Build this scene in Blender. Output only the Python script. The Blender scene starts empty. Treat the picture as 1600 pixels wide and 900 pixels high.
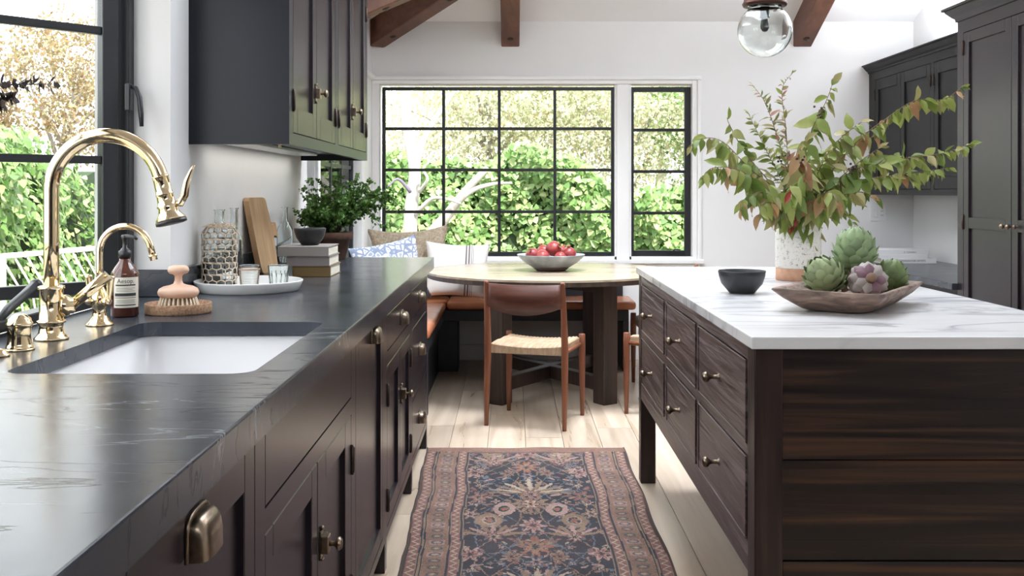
import bpy, bmesh, math, random
import numpy as np
from mathutils import Vector, Matrix
from math import sin, cos, pi, radians as R

random.seed(7); rng = np.random.default_rng(7)
scene = bpy.context.scene
C = scene.collection

# ------------------------------------------------------------------ camera
cam_d = bpy.data.cameras.new('camera'); cam = bpy.data.objects.new('camera', cam_d); C.objects.link(cam)
cam.location = (0, 0, 1.25); cam.rotation_euler = (pi/2, 0, 0)
cam_d.sensor_width = 36.0; cam_d.lens = 36.0; cam_d.shift_y = -151/1600
cam_d.clip_start = 0.05
scene.camera = cam

# ------------------------------------------------------------------ sky, sun, exposure
SKY, SUN, EXPO = 3.4, 8.5, 0.45
world = bpy.data.worlds.new('World'); scene.world = world; world.use_nodes = True
bg = world.node_tree.nodes['Background']
bg.inputs['Color'].default_value = (0.93, 0.965, 1.0, 1); bg.inputs['Strength'].default_value = SKY
sun_d = bpy.data.lights.new('sun', 'SUN'); sun = bpy.data.objects.new('sun', sun_d); C.objects.link(sun)
sun_d.energy = SUN; sun_d.angle = R(2.0); sun_d.color = (1.0, 0.95, 0.86)
sun.rotation_euler = Vector((-0.32, 0.62, -0.75)).to_track_quat('-Z', 'Y').to_euler()
# two added overhead fill lights, unseen (their frames are built with the ceiling)
FILL_DOWNLIGHTS = [(.35, 3.8, 1.3, 2.2, 2.93, 50.0, 180), (.45, 5.7, .9, .8, 3.0, 56.0, 115)]
for sx_, sy_, w_, h_, z_, e_, s_ in FILL_DOWNLIGHTS:
    ld = bpy.data.lights.new('fill_downlight', 'AREA'); ld.shape = 'RECTANGLE'; ld.size = w_; ld.size_y = h_; ld.energy = e_; ld.spread = R(s_); ld.color = (.85, .915, 1.0)
    lo = bpy.data.objects.new('fill_downlight', ld); C.objects.link(lo); lo.location = (sx_, sy_, z_)
# lamp strip under the left wall cabinet
ld = bpy.data.lights.new('strip_lamp', 'AREA'); ld.shape = 'RECTANGLE'; ld.size = .05; ld.size_y = 1.4; ld.energy = 1.0; ld.color = (1.0, .97, .90)
lo = bpy.data.objects.new('strip_lamp', ld); C.objects.link(lo); lo.location = (-.99, 4.28, 1.42)
# added unseen uplights above the cabinets and behind the camera, washing the ceiling
for cx_, cy_, cz_, w_, h_, e_ in ((2.70, 4.75, 2.27, .35, .9, 60.0), (2.78, 6.3, 2.24, .25, 1.2, 24.0), (-.90, 4.3, 2.46, .25, 1.7, 45.0), (1.0, -1.9, 2.45, 3.0, .4, 45.0)):
    ld = bpy.data.lights.new('fill_uplight', 'AREA'); ld.shape = 'RECTANGLE'; ld.size = w_; ld.size_y = h_; ld.energy = e_; ld.color = (.92, .95, 1.0)
    lo = bpy.data.objects.new('fill_uplight', ld); C.objects.link(lo); lo.location = (cx_, cy_, cz_); lo.rotation_euler = (pi, 0, 0)
scene.view_settings.view_transform = 'Standard'; scene.view_settings.look = 'None'
scene.view_settings.exposure = EXPO; scene.view_settings.gamma = 1.0
scene.view_settings.use_curve_mapping = False
scene.cycles.use_denoising = True
scene.cycles.max_bounces = 14; scene.cycles.diffuse_bounces = 7; scene.cycles.glossy_bounces = 5
scene.cycles.transmission_bounces = 10; scene.cycles.transparent_max_bounces = 16
scene.cycles.caustics_reflective = False; scene.cycles.caustics_refractive = False
scene.cycles.sample_clamp_indirect = 6.0

def at(x, y, Y):                      # a point seen in the photograph at (x, y), standing at depth Y
    return Vector(((x-800)*Y/1600, Y, 1.25-(y-299)*Y/1600))

# ------------------------------------------------------------------ materials
def nodes(m):
    m.use_nodes = True
    return m.node_tree.nodes, m.node_tree.links
def principled(name, col=(.8,.8,.8), rough=.5, metal=0.0, **kw):
    m = bpy.data.materials.new(name); n, l = nodes(m); b = n['Principled BSDF']
    b.inputs['Base Color'].default_value = (*col, 1); b.inputs['Roughness'].default_value = rough
    b.inputs['Metallic'].default_value = metal
    for k, v in kw.items():
        b.inputs[k.replace('_', ' ')].default_value = v
    return m
def coords(n, l, kind, scale, offset_random=False):
    mp = n.new('ShaderNodeMapping'); mp.inputs['Scale'].default_value = scale
    if kind == 'POS':
        g = n.new('ShaderNodeNewGeometry'); src = g.outputs['Position']
    else:
        g = n.new('ShaderNodeTexCoord'); src = g.outputs['Object']
    if offset_random:
        oi = n.new('ShaderNodeObjectInfo'); mul = n.new('ShaderNodeMath'); mul.operation = 'MULTIPLY'; mul.inputs[1].default_value = 37.0
        l.new(oi.outputs['Random'], mul.inputs[0])
        add = n.new('ShaderNodeVectorMath'); add.operation = 'ADD'
        l.new(src, add.inputs[0]); l.new(mul.outputs[0], add.inputs[1]); src = add.outputs[0]
    l.new(src, mp.inputs['Vector'])
    return mp.outputs['Vector']
def ramp(n, stops):
    r = n.new('ShaderNodeValToRGB'); e = r.color_ramp.elements
    while len(e) < len(stops): e.new(0.5)
    for k, (p, c) in enumerate(stops):
        e[k].position = p; e[k].color = (*c, 1)
    return r
def noise_mat(name, stops, scale=8, rough=.5, metal=0, bump=0.0, bump_scale=None, kind='POS', detail=6, distortion=0.0, stretch=(1,1,1), rnd=False, rough_var=0.0, bump_dist=.01, **kw):
    m = principled(name, stops[0][1], rough, metal, **kw); n, l = nodes(m); b = n['Principled BSDF']
    v = coords(n, l, kind, stretch, rnd)
    t = n.new('ShaderNodeTexNoise'); t.inputs['Scale'].default_value = scale; t.inputs['Detail'].default_value = detail
    t.inputs['Distortion'].default_value = distortion
    l.new(v, t.inputs['Vector'])
    r = ramp(n, stops); l.new(t.outputs['Fac'], r.inputs['Fac'])
    col = r.outputs['Color']
    if rnd:
        oi = n.new('ShaderNodeObjectInfo'); hs = n.new('ShaderNodeHueSaturation')
        mr = n.new('ShaderNodeMapRange'); mr.inputs['To Min'].default_value = .85; mr.inputs['To Max'].default_value = 1.12
        l.new(oi.outputs['Random'], mr.inputs['Value']); l.new(mr.outputs[0], hs.inputs['Value']); l.new(col, hs.inputs['Color']); col = hs.outputs['Color']
    l.new(col, b.inputs['Base Color'])
    if rough_var:
        mr = n.new('ShaderNodeMapRange'); mr.inputs['From Min'].default_value = .3; mr.inputs['From Max'].default_value = .7
        mr.inputs['To Min'].default_value = rough-rough_var; mr.inputs['To Max'].default_value = rough+rough_var
        l.new(t.outputs['Fac'], mr.inputs['Value']); l.new(mr.outputs[0], b.inputs['Roughness'])
    if bump:
        bt = t
        if bump_scale:
            bt = n.new('ShaderNodeTexNoise'); bt.inputs['Scale'].default_value = bump_scale; bt.inputs['Detail'].default_value = 4
            l.new(v, bt.inputs['Vector'])
        bp = n.new('ShaderNodeBump'); bp.inputs['Strength'].default_value = bump; bp.inputs['Distance'].default_value = bump_dist
        l.new(bt.outputs['Fac'], bp.inputs['Height']); l.new(bp.outputs['Normal'], b.inputs['Normal'])
    return m
def wood(name, dark, mid, light, axis, rough=.5, scale=5, bump=.15, kind='POS', rnd=False, squeeze=.06, **kw):
    st = [1, 1, 1]; st[axis] = squeeze
    return noise_mat(name, [(.28, dark), (.5, mid), (.72, light)], scale*4, rough, 0, bump, None, kind, 8, 1.2, tuple(st), rnd, rough_var=.06, bump_dist=.004, **kw)

M = {}
M['wall'] = noise_mat('white_plaster', [(.3, (.80,.80,.80)), (.7, (.83,.83,.825))], 3, .8, bump=.03, bump_scale=60)
M['trim'] = principled('white_trim_paint', (.86,.86,.86), .35)
M['ceil'] = principled('white_ceiling_paint', (.84,.84,.85), .8)
M['paint'] = noise_mat('charcoal_cabinet_paint', [(.3, (.016,.012,.0145)), (.7, (.020,.0155,.018))], 2, .27, bump=.012, bump_scale=(90), Specular_IOR_Level=.4)
M['paint_shade'] = noise_mat('cabinet_paint_blue_shade', [(.3, (.012,.014,.021)), (.7, (.016,.018,.026))], 2, .32, bump=.012, bump_scale=90, Specular_IOR_Level=.25)  # same cabinet paint, bluish shade of its dim sides put into the colour
M['paint_base'] = noise_mat('cabinet_paint_purple_light', [(.3, (.017,.012,.0165)), (.7, (.021,.0155,.020))], 2, .26, bump=.012, bump_scale=90, Specular_IOR_Level=.42)  # same cabinet paint, purple cast of the cool light put into the colour
M['paint_dimmed'] = noise_mat('cabinet_paint_dimmed', [(.3, (.013,.013,.014)), (.7, (.017,.017,.018))], 2, .42, bump=.012, bump_scale=90, Specular_IOR_Level=.16)  # same cabinet paint, dimmed to drop the bright back wall's reflection
M['bench_paint'] = principled('black_bench_paint', (.018,.020,.026), .45)
M['black_metal'] = principled('black_window_steel', (.012,.013,.016), .4)
M['rubber'] = principled('black_plastic', (.015,.015,.018), .35)
M['brass'] = noise_mat('polished_brass', [(.3, (.80,.62,.37)), (.7, (.86,.70,.46))], 10, .10, 1.0)
M['bronze'] = noise_mat('aged_bronze', [(.3, (.20,.15,.11)), (.7, (.34,.27,.20))], 60, .28, 1.0)
M['dark_iron'] = principled('dark_bronze', (.07,.05,.04), .4, .8)
M['rust_cap'] = principled('brown_metal', (.085,.04,.03), .4, .7)
M['porcelain'] = principled('white_porcelain', (.88,.88,.89), .12)
M['ceramic_white'] = noise_mat('white_glazed_ceramic', [(.3, (.78,.78,.76)), (.7, (.85,.85,.84))], 18, .3, bump=.05, bump_scale=12)
M['black_ceramic'] = principled('matt_black_ceramic', (.018,.018,.02), .45)
M['floor_base'] = principled('dark_joint', (.12,.085,.06), .8)
M['oak'] = wood('pale_oak_plank', (.47,.36,.26), (.60,.48,.365), (.70,.58,.46), 1, .32, 3.2, .08, rnd=True)
M['island_v'] = wood('dark_stained_pine_upright', (.013,.007,.006), (.026,.014,.012), (.055,.030,.024), 2, .38, 6, .2)
M['island_x'] = wood('stained_pine_shaded', (.005,.003,.0027), (.014,.007,.005), (.085,.034,.014), 0, .38, 7.5, .3, squeeze=.03)  # same stained pine, darkened for the backlit island end
M['island_y'] = wood('stained_pine_sky_sheen', (.040,.025,.025), (.088,.058,.057), (.23,.175,.175), 1, .34, 11, 1.0, squeeze=.05)  # same stained pine, lightened with the purple sheen of reflected sky
M['table_top'] = wood('oak_tabletop_window_lit', (.33,.265,.19), (.43,.355,.265), (.52,.44,.34), 0, .24, 3, .06)  # whitening by the window's reflection is put into this pale tone
M['table_dark'] = wood('dark_oak', (.022,.013,.010), (.042,.026,.020), (.075,.048,.038), 2, .5, 6, .2)
M['teak'] = wood('oiled_teak', (.13,.042,.021), (.20,.068,.033), (.28,.105,.05), 2, .38, 6, .08, kind='OBJ')
M['teak_x'] = wood('oiled_teak_panel', (.060,.019,.013), (.10,.033,.020), (.15,.055,.034), 0, .38, 6, .08, kind='OBJ')
M['cord'] = noise_mat('paper_cord', [(.3, (.36,.24,.145)), (.7, (.52,.375,.25))], 90, .75, bump=.5, kind='OBJ', stretch=(1,.08,.3))
M['beam'] = wood('reddish_brown_beam', (.075,.027,.014), (.12,.047,.026), (.17,.075,.043), 1, .55, 3, .2)
M['leather'] = noise_mat('tan_leather', [(.3, (.42,.145,.065)), (.7, (.55,.21,.10))], 6, .27, bump=.08, bump_scale=70)
M['terracotta'] = noise_mat('dark_terracotta', [(.3, (.10,.05,.033)), (.7, (.19,.10,.07))], 22, .8, bump=.1)
M['board_wood'] = wood('worn_board_wood', (.24,.125,.055), (.37,.22,.11), (.50,.33,.19), 2, .5, 4, .1)
M['cork'] = noise_mat('cork', [(.35, (.30,.16,.09)), (.6, (.50,.31,.19))], 160, .8, bump=.2)
M['beech'] = noise_mat('pale_pink_beech', [(.3, (.72,.45,.32)), (.7, (.80,.54,.40))], 20, .45, stretch=(1,1,.2))
M['bristle'] = principled('cream_bristle', (.80,.70,.54), .7)
M['clay_raw'] = noise_mat('raw_clay', [(.3, (.50,.27,.17)), (.7, (.60,.35,.23))], 50, .8)
M['fur'] = noise_mat('beige_fur', [(.35, (.36,.28,.19)), (.65, (.56,.47,.36))], 60, .95, bump=.8, bump_scale=160)
M['paper'] = principled('cream_paper', (.74,.70,.60), .8)
M['page'] = noise_mat('page_edges', [(.3, (.60,.55,.45)), (.7, (.78,.74,.64))], 12, .8, stretch=(1,1,40))
M['cover_grey'] = principled('grey_cloth_cover', (.30,.27,.25), .7)
M['cover_taupe'] = principled('taupe_cloth_cover', (.25,.21,.20), .7)
M['cover_gold'] = principled('dark_gold_cover', (.20,.13,.05), .35, .4)
M['cover_white'] = principled('white_cover', (.78,.78,.78), .5)
M['ink'] = principled('black_ink', (.03,.03,.03), .6)
M['tan_stripe'] = principled('brown_stripe', (.12,.085,.08), .8)
M['straw'] = noise_mat('woven_straw', [(.3, (.66,.52,.38)), (.7, (.82,.70,.56))], 60, .7)
M['bark'] = noise_mat('white_bark', [(.35, (.30,.28,.25)), (.7, (.48,.46,.43))], 8, .8, bump=.3, bump_scale=30)
M['ground'] = noise_mat('garden_ground', [(.3, (.30,.27,.22)), (.7, (.42,.38,.32))], 3, .9)
M['grey_branch'] = principled('purple_grey_branch', (.13,.11,.16), .8)
M['weathered'] = principled('weathered_white_wood', (.72,.70,.67), .7)
M['stem'] = principled('brown_stem', (.17,.085,.05), .6)
M['berry'] = principled('dark_berry', (.05,.018,.02), .4)
M['soil'] = principled('potting_soil', (.03,.022,.016), .9)
M['plate'] = principled('white_plastic', (.80,.80,.80), .35)
M['led'] = principled('aluminium_strip', (.6,.6,.6), .35, .6)
M['dark_gap'] = principled('dark_recess', (.01,.01,.012), .8)

def glass_mat(name, col=(1,1,1), ior=1.45, rough=0.0):
    m = bpy.data.materials.new(name); n, l = nodes(m)
    n.remove(n['Principled BSDF']); g = n.new('ShaderNodeBsdfGlass')
    g.inputs['Color'].default_value = (*col, 1); g.inputs['IOR'].default_value = ior; g.inputs['Roughness'].default_value = rough
    l.new(g.outputs[0], n['Material Output'].inputs['Surface'])
    return m
M['glass'] = glass_mat('clear_glass', (.97,.985,.98))
M['amber_glass'] = principled('amber_glass', (.085,.022,.012), .06, 0.0)
M['amber_glass'].node_tree.nodes['Principled BSDF'].inputs['Coat Weight'].default_value = .6
def pane_mat():
    m = bpy.data.materials.new('window_pane'); n, l = nodes(m); n.remove(n['Principled BSDF'])
    t = n.new('ShaderNodeBsdfTransparent'); t.inputs['Color'].default_value = (.97,.98,.975,1)
    g = n.new('ShaderNodeBsdfGlossy'); g.inputs['Roughness'].default_value = 0.02
    f = n.new('ShaderNodeFresnel'); f.inputs['IOR'].default_value = 1.12
    mx = n.new('ShaderNodeMixShader'); l.new(f.outputs[0], mx.inputs[0]); l.new(t.outputs[0], mx.inputs[1]); l.new(g.outputs[0], mx.inputs[2])
    l.new(mx.outputs[0], n['Material Output'].inputs['Surface'])
    return m
M['pane'] = pane_mat()

def soapstone():
    m = principled('soapstone', (.05,.055,.065), .3, 0, Specular_IOR_Level=.34); n, l = nodes(m); b = n['Principled BSDF']
    v = coords(n, l, 'POS', (1,1,1))
    t = n.new('ShaderNodeTexNoise'); t.inputs['Scale'].default_value = 5; t.inputs['Detail'].default_value = 9; l.new(v, t.inputs['Vector'])
    base = ramp(n, [(.3, (.024,.028,.036)), (.7, (.052,.059,.073))]); l.new(t.outputs['Fac'], base.inputs['Fac'])
    v2 = coords(n, l, 'POS', (.30,1.5,1.0)); v2n = n.new('ShaderNodeTexNoise'); v2n.inputs['Scale'].default_value = 2.6; v2n.inputs['Detail'].default_value = 7; v2n.inputs['Distortion'].default_value = .7
    rot = n.new('ShaderNodeMapping'); rot.inputs['Rotation'].default_value = (0, 0, R(6)); l.new(v2, rot.inputs['Vector']); l.new(rot.outputs[0], v2n.inputs['Vector'])
    vein = ramp(n, [(.4945, (0,0,0)), (.5, (1,1,1)), (.5045, (0,0,0))]); l.new(v2n.outputs['Fac'], vein.inputs['Fac'])
    msk = n.new('ShaderNodeTexNoise'); msk.inputs['Scale'].default_value = 2.3; l.new(v, msk.inputs['Vector'])
    mr = ramp(n, [(.50, (0,0,0)), (.66, (1,1,1))]); l.new(msk.outputs['Fac'], mr.inputs['Fac'])
    mul = n.new('ShaderNodeMath'); mul.operation = 'MULTIPLY'; l.new(vein.outputs[0], mul.inputs[0]); l.new(mr.outputs[0], mul.inputs[1])
    mul2 = n.new('ShaderNodeMath'); mul2.operation = 'MULTIPLY'; mul2.inputs[1].default_value = .55; l.new(mul.outputs[0], mul2.inputs[0])
    mix = n.new('ShaderNodeMix'); mix.data_type = 'RGBA'; l.new(mul2.outputs[0], mix.inputs[0]); l.new(base.outputs[0], mix.inputs[6]); mix.inputs[7].default_value = (.42,.46,.50,1)
    l.new(mix.outputs[2], b.inputs['Base Color'])
    # fine cracks as relief
    c = n.new('ShaderNodeTexNoise'); c.inputs['Scale'].default_value = 6; c.inputs['Detail'].default_value = 8; c.inputs['Distortion'].default_value = .5; l.new(rot.outputs[0], c.inputs['Vector'])
    cr = ramp(n, [(.481, (1,1,1)), (.487, (0,0,0)), (.493, (1,1,1))]); l.new(c.outputs['Fac'], cr.inputs['Fac'])
    fine = n.new('ShaderNodeTexNoise'); fine.inputs['Scale'].default_value = 14; l.new(v, fine.inputs['Vector'])
    ad = n.new('ShaderNodeMath'); ad.operation = 'ADD'; l.new(cr.outputs[0], ad.inputs[0]); l.new(fine.outputs['Fac'], ad.inputs[1])
    bp = n.new('ShaderNodeBump'); bp.inputs['Strength'].default_value = .22; bp.inputs['Distance'].default_value = .002; l.new(ad.outputs[0], bp.inputs['Height']); l.new(bp.outputs[0], b.inputs['Normal'])
    rr = n.new('ShaderNodeMapRange'); rr.inputs['To Min'].default_value = .17; rr.inputs['To Max'].default_value = .26; l.new(t.outputs['Fac'], rr.inputs['Value']); l.new(rr.outputs[0], b.inputs['Roughness'])
    return m
M['soapstone'] = soapstone()
def marble():
    m = principled('white_marble', (.8,.8,.8), .22); n, l = nodes(m); b = n['Principled BSDF']
    v = coords(n, l, 'POS', (.55,1.5,1)); rot = n.new('ShaderNodeMapping'); rot.inputs['Rotation'].default_value = (0, 0, R(24)); l.new(v, rot.inputs['Vector'])
    t = n.new('ShaderNodeTexNoise'); t.inputs['Scale'].default_value = 3.2; t.inputs['Detail'].default_value = 9; t.inputs['Distortion'].default_value = .9; l.new(rot.outputs[0], t.inputs['Vector'])
    r = ramp(n, [(.40, (.80,.80,.80)), (.475, (.68,.68,.69)), (.505, (.40,.40,.42)), (.54, (.74,.74,.75)), (.7, (.83,.83,.83))]); l.new(t.outputs['Fac'], r.inputs['Fac'])
    t2 = n.new('ShaderNodeTexNoise'); t2.inputs['Scale'].default_value = 1.5; l.new(v, t2.inputs['Vector'])
    k = ramp(n, [(.38, (0,0,0)), (.56, (1,1,1))]); l.new(t2.outputs['Fac'], k.inputs['Fac'])
    mix = n.new('ShaderNodeMix'); mix.data_type = 'RGBA'; l.new(k.outputs[0], mix.inputs[0]); mix.inputs[6].default_value = (.80,.80,.80,1); l.new(r.outputs[0], mix.inputs[7])
    l.new(mix.outputs[2], b.inputs['Base Color'])
    return m
M['marble'] = marble()
def speckled():
    m = principled('speckled_stoneware', (.78,.75,.69), .5); n, l = nodes(m); b = n['Principled BSDF']
    v = coords(n, l, 'POS', (1,1,1)); t = n.new('ShaderNodeTexVoronoi'); t.inputs['Scale'].default_value = 420; l.new(v, t.inputs['Vector'])
    t2 = n.new('ShaderNodeTexNoise'); t2.inputs['Scale'].default_value = 90; l.new(v, t2.inputs['Vector'])
    a = n.new('ShaderNodeMath'); a.operation = 'SUBTRACT'; l.new(t.outputs['Distance'], a.inputs[0])
    s = n.new('ShaderNodeMapRange'); s.inputs['From Min'].default_value = .44; s.inputs['From Max'].default_value = .74; s.inputs['To Max'].default_value = .48; l.new(t2.outputs['Fac'], s.inputs['Value']); l.new(s.outputs[0], a.inputs[1])
    r = ramp(n, [(.0, (.10,.075,.055)), (.05, (.40,.35,.29)), (.1, (.76,.73,.67))]); l.new(a.outputs[0], r.inputs['Fac']); l.new(r.outputs[0], b.inputs['Base Color'])
    return m
M['speckled'] = speckled()
def leaf_mat(name, stops, trans=.35, rough=.45):
    m = principled(name, stops[0][1], rough); n, l = nodes(m); b = n['Principled BSDF']
    g = n.new('ShaderNodeNewGeometry'); oi = n.new('ShaderNodeObjectInfo')
    a = n.new('ShaderNodeMath'); a.operation = 'ADD'; l.new(g.outputs['Random Per Island'], a.inputs[0]); l.new(oi.outputs['Random'], a.inputs[1])
    fr = n.new('ShaderNodeMath'); fr.operation = 'FRACT'; l.new(a.outputs[0], fr.inputs[0])
    r = ramp(n, stops); l.new(fr.outputs[0], r.inputs['Fac'])
    col = r.outputs['Color']
    l.new(col, b.inputs['Base Color'])
    tr = n.new('ShaderNodeBsdfTranslucent'); l.new(col, tr.inputs['Color'])
    mx = n.new('ShaderNodeMixShader'); mx.inputs[0].default_value = trans; l.new(b.outputs[0], mx.inputs[1]); l.new(tr.outputs[0], mx.inputs[2])
    l.new(mx.outputs[0], n['Material Output'].inputs['Surface'])
    return m
M['ivy'] = leaf_mat('ivy_leaves', [(.0,(.10,.20,.055)),(.35,(.19,.33,.10)),(.7,(.30,.44,.17)),(.95,(.46,.52,.26))])
M['autumn'] = leaf_mat('autumn_leaves', [(.0,(.20,.15,.07)),(.3,(.32,.24,.13)),(.6,(.28,.28,.14)),(.85,(.40,.29,.18)),(1,(.26,.14,.06))], .45)
M['yellowgreen'] = leaf_mat('yellow_green_leaves', [(.0,(.42,.46,.27)),(.3,(.62,.61,.44)),(.6,(.52,.59,.38)),(.85,(.70,.64,.52)),(1,(.56,.44,.28))], .45)
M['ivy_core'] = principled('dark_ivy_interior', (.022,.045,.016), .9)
M['leaf_green'] = leaf_mat('branch_leaf_green', [(.0,(.10,.16,.028)),(.4,(.18,.24,.045)),(.8,(.27,.32,.075)),(1,(.34,.35,.12))], .3)
M['leaf_olive'] = leaf_mat('branch_leaf_olive', [(.0,(.19,.21,.06)),(.5,(.28,.26,.09)),(1,(.36,.31,.14))], .3)
M['leaf_tan'] = leaf_mat('branch_leaf_tan', [(.0,(.36,.21,.09)),(.5,(.45,.28,.14)),(1,(.28,.14,.06))], .25)
M['leaf_red'] = leaf_mat('branch_leaf_red', [(.0,(.33,.04,.03)),(1,(.42,.06,.05))], .25)
M['leaf_pink'] = leaf_mat('branch_leaf_pink', [(.0,(.36,.22,.12)),(.5,(.42,.20,.15)),(1,(.30,.30,.12))], .3)
M['fern'] = leaf_mat('maidenhair_leaves', [(.0,(.035,.10,.012)),(.5,(.07,.17,.025)),(1,(.15,.27,.05))], .35)
M['dried'] = principled('dried_dark_leaf', (.035,.022,.014), .7)

# ------------------------------------------------------------------ mesh builder
class MB:
    def __init__(s): s.bm = bmesh.new(); s.org = Vector((0,0,0))
    def quad(s, vs, smooth=False):
        f = s.bm.faces.new(vs); f.smooth = smooth; return f
    def poly(s, pts):
        return s.bm.faces.new([s.bm.verts.new(p) for p in pts])
    def box(s, x0, x1, y0, y1, z0, z1, bev=0.0, seg=2, mat=None, smooth=False):
        x0, x1 = min(x0,x1), max(x0,x1); y0, y1 = min(y0,y1), max(y0,y1); z0, z1 = min(z0,z1), max(z0,z1)
        b = bmesh.new() if bev else s.bm
        v = [b.verts.new((x, y, z)) for x in (x0,x1) for y in (y0,y1) for z in (z0,z1)]
        fs = [b.faces.new([v[i] for i in q]) for q in ((0,1,3,2),(4,6,7,5),(0,4,5,1),(2,3,7,6),(0,2,6,4),(1,5,7,3))]
        if bev:
            bmesh.ops.bevel(b, geom=b.edges[:], offset=bev, segments=seg, affect='EDGES', profile=.6)
            if mat:
                bmesh.ops.transform(b, matrix=mat, verts=b.verts[:])
            s.merge(b, smooth)
        elif mat:
            bmesh.ops.transform(b, matrix=mat, verts=v)
        return s
    def merge(s, b, smooth=False):
        mp = {v: s.bm.verts.new(v.co) for v in b.verts}
        for f in b.faces:
            nf = s.bm.faces.new([mp[v] for v in f.verts]); nf.smooth = smooth or f.smooth
        b.free()
    def prism(s, pts, z0, z1):
        lo = [s.bm.verts.new((x,y,z0)) for x,y in pts]; hi = [s.bm.verts.new((x,y,z1)) for x,y in pts]
        n = len(pts); s.bm.faces.new(lo[::-1]); s.bm.faces.new(hi)
        for i in range(n): s.bm.faces.new((lo[i], lo[(i+1)%n], hi[(i+1)%n], hi[i]))
        return s
    def loft(s, loops, cap0=True, cap1=True, smooth=False, closed=True):
        vs = [[s.bm.verts.new(p) for p in lp] for lp in loops]
        n = len(vs[0])
        for a, b in zip(vs, vs[1:]):
            for i in range(n if closed else n-1):
                j = (i+1) % n
                f = s.bm.faces.new((a[i], a[j], b[j], b[i])); f.smooth = smooth
        if cap0: s.bm.faces.new(vs[0][::-1])
        if cap1: s.bm.faces.new(vs[-1])
        return s
    def lathe(s, prof, c=(0,0,0), n=32, smooth=True, axis=None, wob=None):
        c = Vector(c); q = Vector((0,0,1)).rotation_difference(Vector(axis).normalized()) if axis is not None else None
        rings = []
        for r, z in prof:
            if r < 1e-6:
                p = Vector((0,0,z)); p = (q @ p if q else p) + c
                rings.append([s.bm.verts.new(p)])
            else:
                ring = []
                for k in range(n):
                    a = 2*pi*k/n; w = wob(a) if wob else 1
                    p = Vector((r*w*cos(a), r*w*sin(a), z)); p = (q @ p if q else p) + c
                    ring.append(s.bm.verts.new(p))
                rings.append(ring)
        for a, b in zip(rings, rings[1:]):
            if len(a) == 1 and len(b) == 1: continue
            for k in range(n):
                j = (k+1) % n
                if len(a) == 1: f = s.bm.faces.new((a[0], b[j], b[k]))
                elif len(b) == 1: f = s.bm.faces.new((a[k], a[j], b[0]))
                else: f = s.bm.faces.new((a[k], a[j], b[j], b[k]))
                f.smooth = smooth
        return s
    def tube(s, pts, rad, n=10, caps=True, smooth=True):
        pts = [Vector(p) for p in pts]; m = len(pts)
        rad = [rad]*m if isinstance(rad, (int, float)) else list(rad)
        t = [(pts[min(i+1,m-1)]-pts[max(i-1,0)]).normalized() for i in range(m)]
        up = Vector((0,0,1)) if abs(t[0].z) < .9 else Vector((1,0,0))
        u = t[0].cross(up).normalized(); loops = []
        for i in range(m):
            u = (u - t[i]*u.dot(t[i])).normalized(); w = t[i].cross(u)
            loops.append([pts[i] + (u*cos(2*pi*k/n) + w*sin(2*pi*k/n))*rad[i] for k in range(n)])
        return s.loft(loops, caps, caps, smooth)
    def sphere(s, c, r, n=16, m=10, sc=(1,1,1)):
        prof = [(sin(pi*i/m)*r, -cos(pi*i/m)*r) for i in range(m+1)]
        k0 = len(s.bm.verts)
        s.lathe(prof, (0,0,0), n); s.bm.verts.ensure_lookup_table()
        for v in s.bm.verts[k0:]: v.co = Vector((v.co.x*sc[0], v.co.y*sc[1], v.co.z*sc[2])) + Vector(c)
        return s
    def xf(s, mat):
        bmesh.ops.transform(s.bm, matrix=mat, verts=s.bm.verts[:]); return s
    def mesh(s, name):
        bmesh.ops.recalc_face_normals(s.bm, faces=s.bm.faces[:])
        me = bpy.data.meshes.new(name); s.bm.to_mesh(me); s.bm.free(); return me
    def build(s, name, mat, parent=None, local=False):
        return link(name, s.mesh(name), mat, parent, local)

def link(name, me, mat, parent=None, local=False):
    o = bpy.data.objects.new(name, me); C.objects.link(o)
    if mat is not None and not me.materials: me.materials.append(M[mat] if isinstance(mat, str) else mat)
    if parent is not None:
        o.parent = parent
        if not local and parent.type == 'EMPTY': o.location = -Vector(parent.location)
    return o
def thing(name, label, cat, loc=(0,0,0), group=None, rz=0.0):
    o = bpy.data.objects.new(name, None); C.objects.link(o); o.empty_display_size = .05
    o.location = loc; o.rotation_euler = (0,0,rz); return tag(o, label, cat, group)
def tag(o, label, cat, group=None):
    o['label'] = label; o['category'] = cat
    if group: o['group'] = group
    return o
def struct(o, label=None):
    o['kind'] = 'structure'
    if label: o['label'] = label
    return o
def sgroup(name, loc, label=None):
    o = bpy.data.objects.new(name, None); C.objects.link(o); o.location = loc; o.empty_display_size = .05
    return struct(o, label)
def rrect(x0, x1, y0, y1, r, z, n=6):
    pts = []
    for cx, cy, a0 in ((x1-r,y1-r,0),(x0+r,y1-r,pi/2),(x0+r,y0+r,pi),(x1-r,y0+r,3*pi/2)):
        for k in range(n+1):
            a = a0 + pi/2*k/n; pts.append(Vector((cx+r*cos(a), cy+r*sin(a), z)))
    return pts
def arc(c, r, a0, a1, n, u, v):
    c = Vector(c); u = Vector(u); v = Vector(v)
    return [c + u*(r*cos(a0+(a1-a0)*k/n)) + v*(r*sin(a0+(a1-a0)*k/n)) for k in range(n+1)]
def text_mesh(txt, size):
    cu = bpy.data.curves.new('lettering', 'FONT'); cu.body = txt; cu.size = size; cu.align_x = 'CENTER'; cu.align_y = 'CENTER'; cu.extrude = .0002
    o = bpy.data.objects.new('lettering', cu); C.objects.link(o)
    bpy.context.view_layer.update()
    me = bpy.data.meshes.new_from_object(o.evaluated_get(bpy.context.evaluated_depsgraph_get()))
    bpy.data.objects.remove(o); bpy.data.curves.remove(cu)
    me.materials.clear()
    return me
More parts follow.
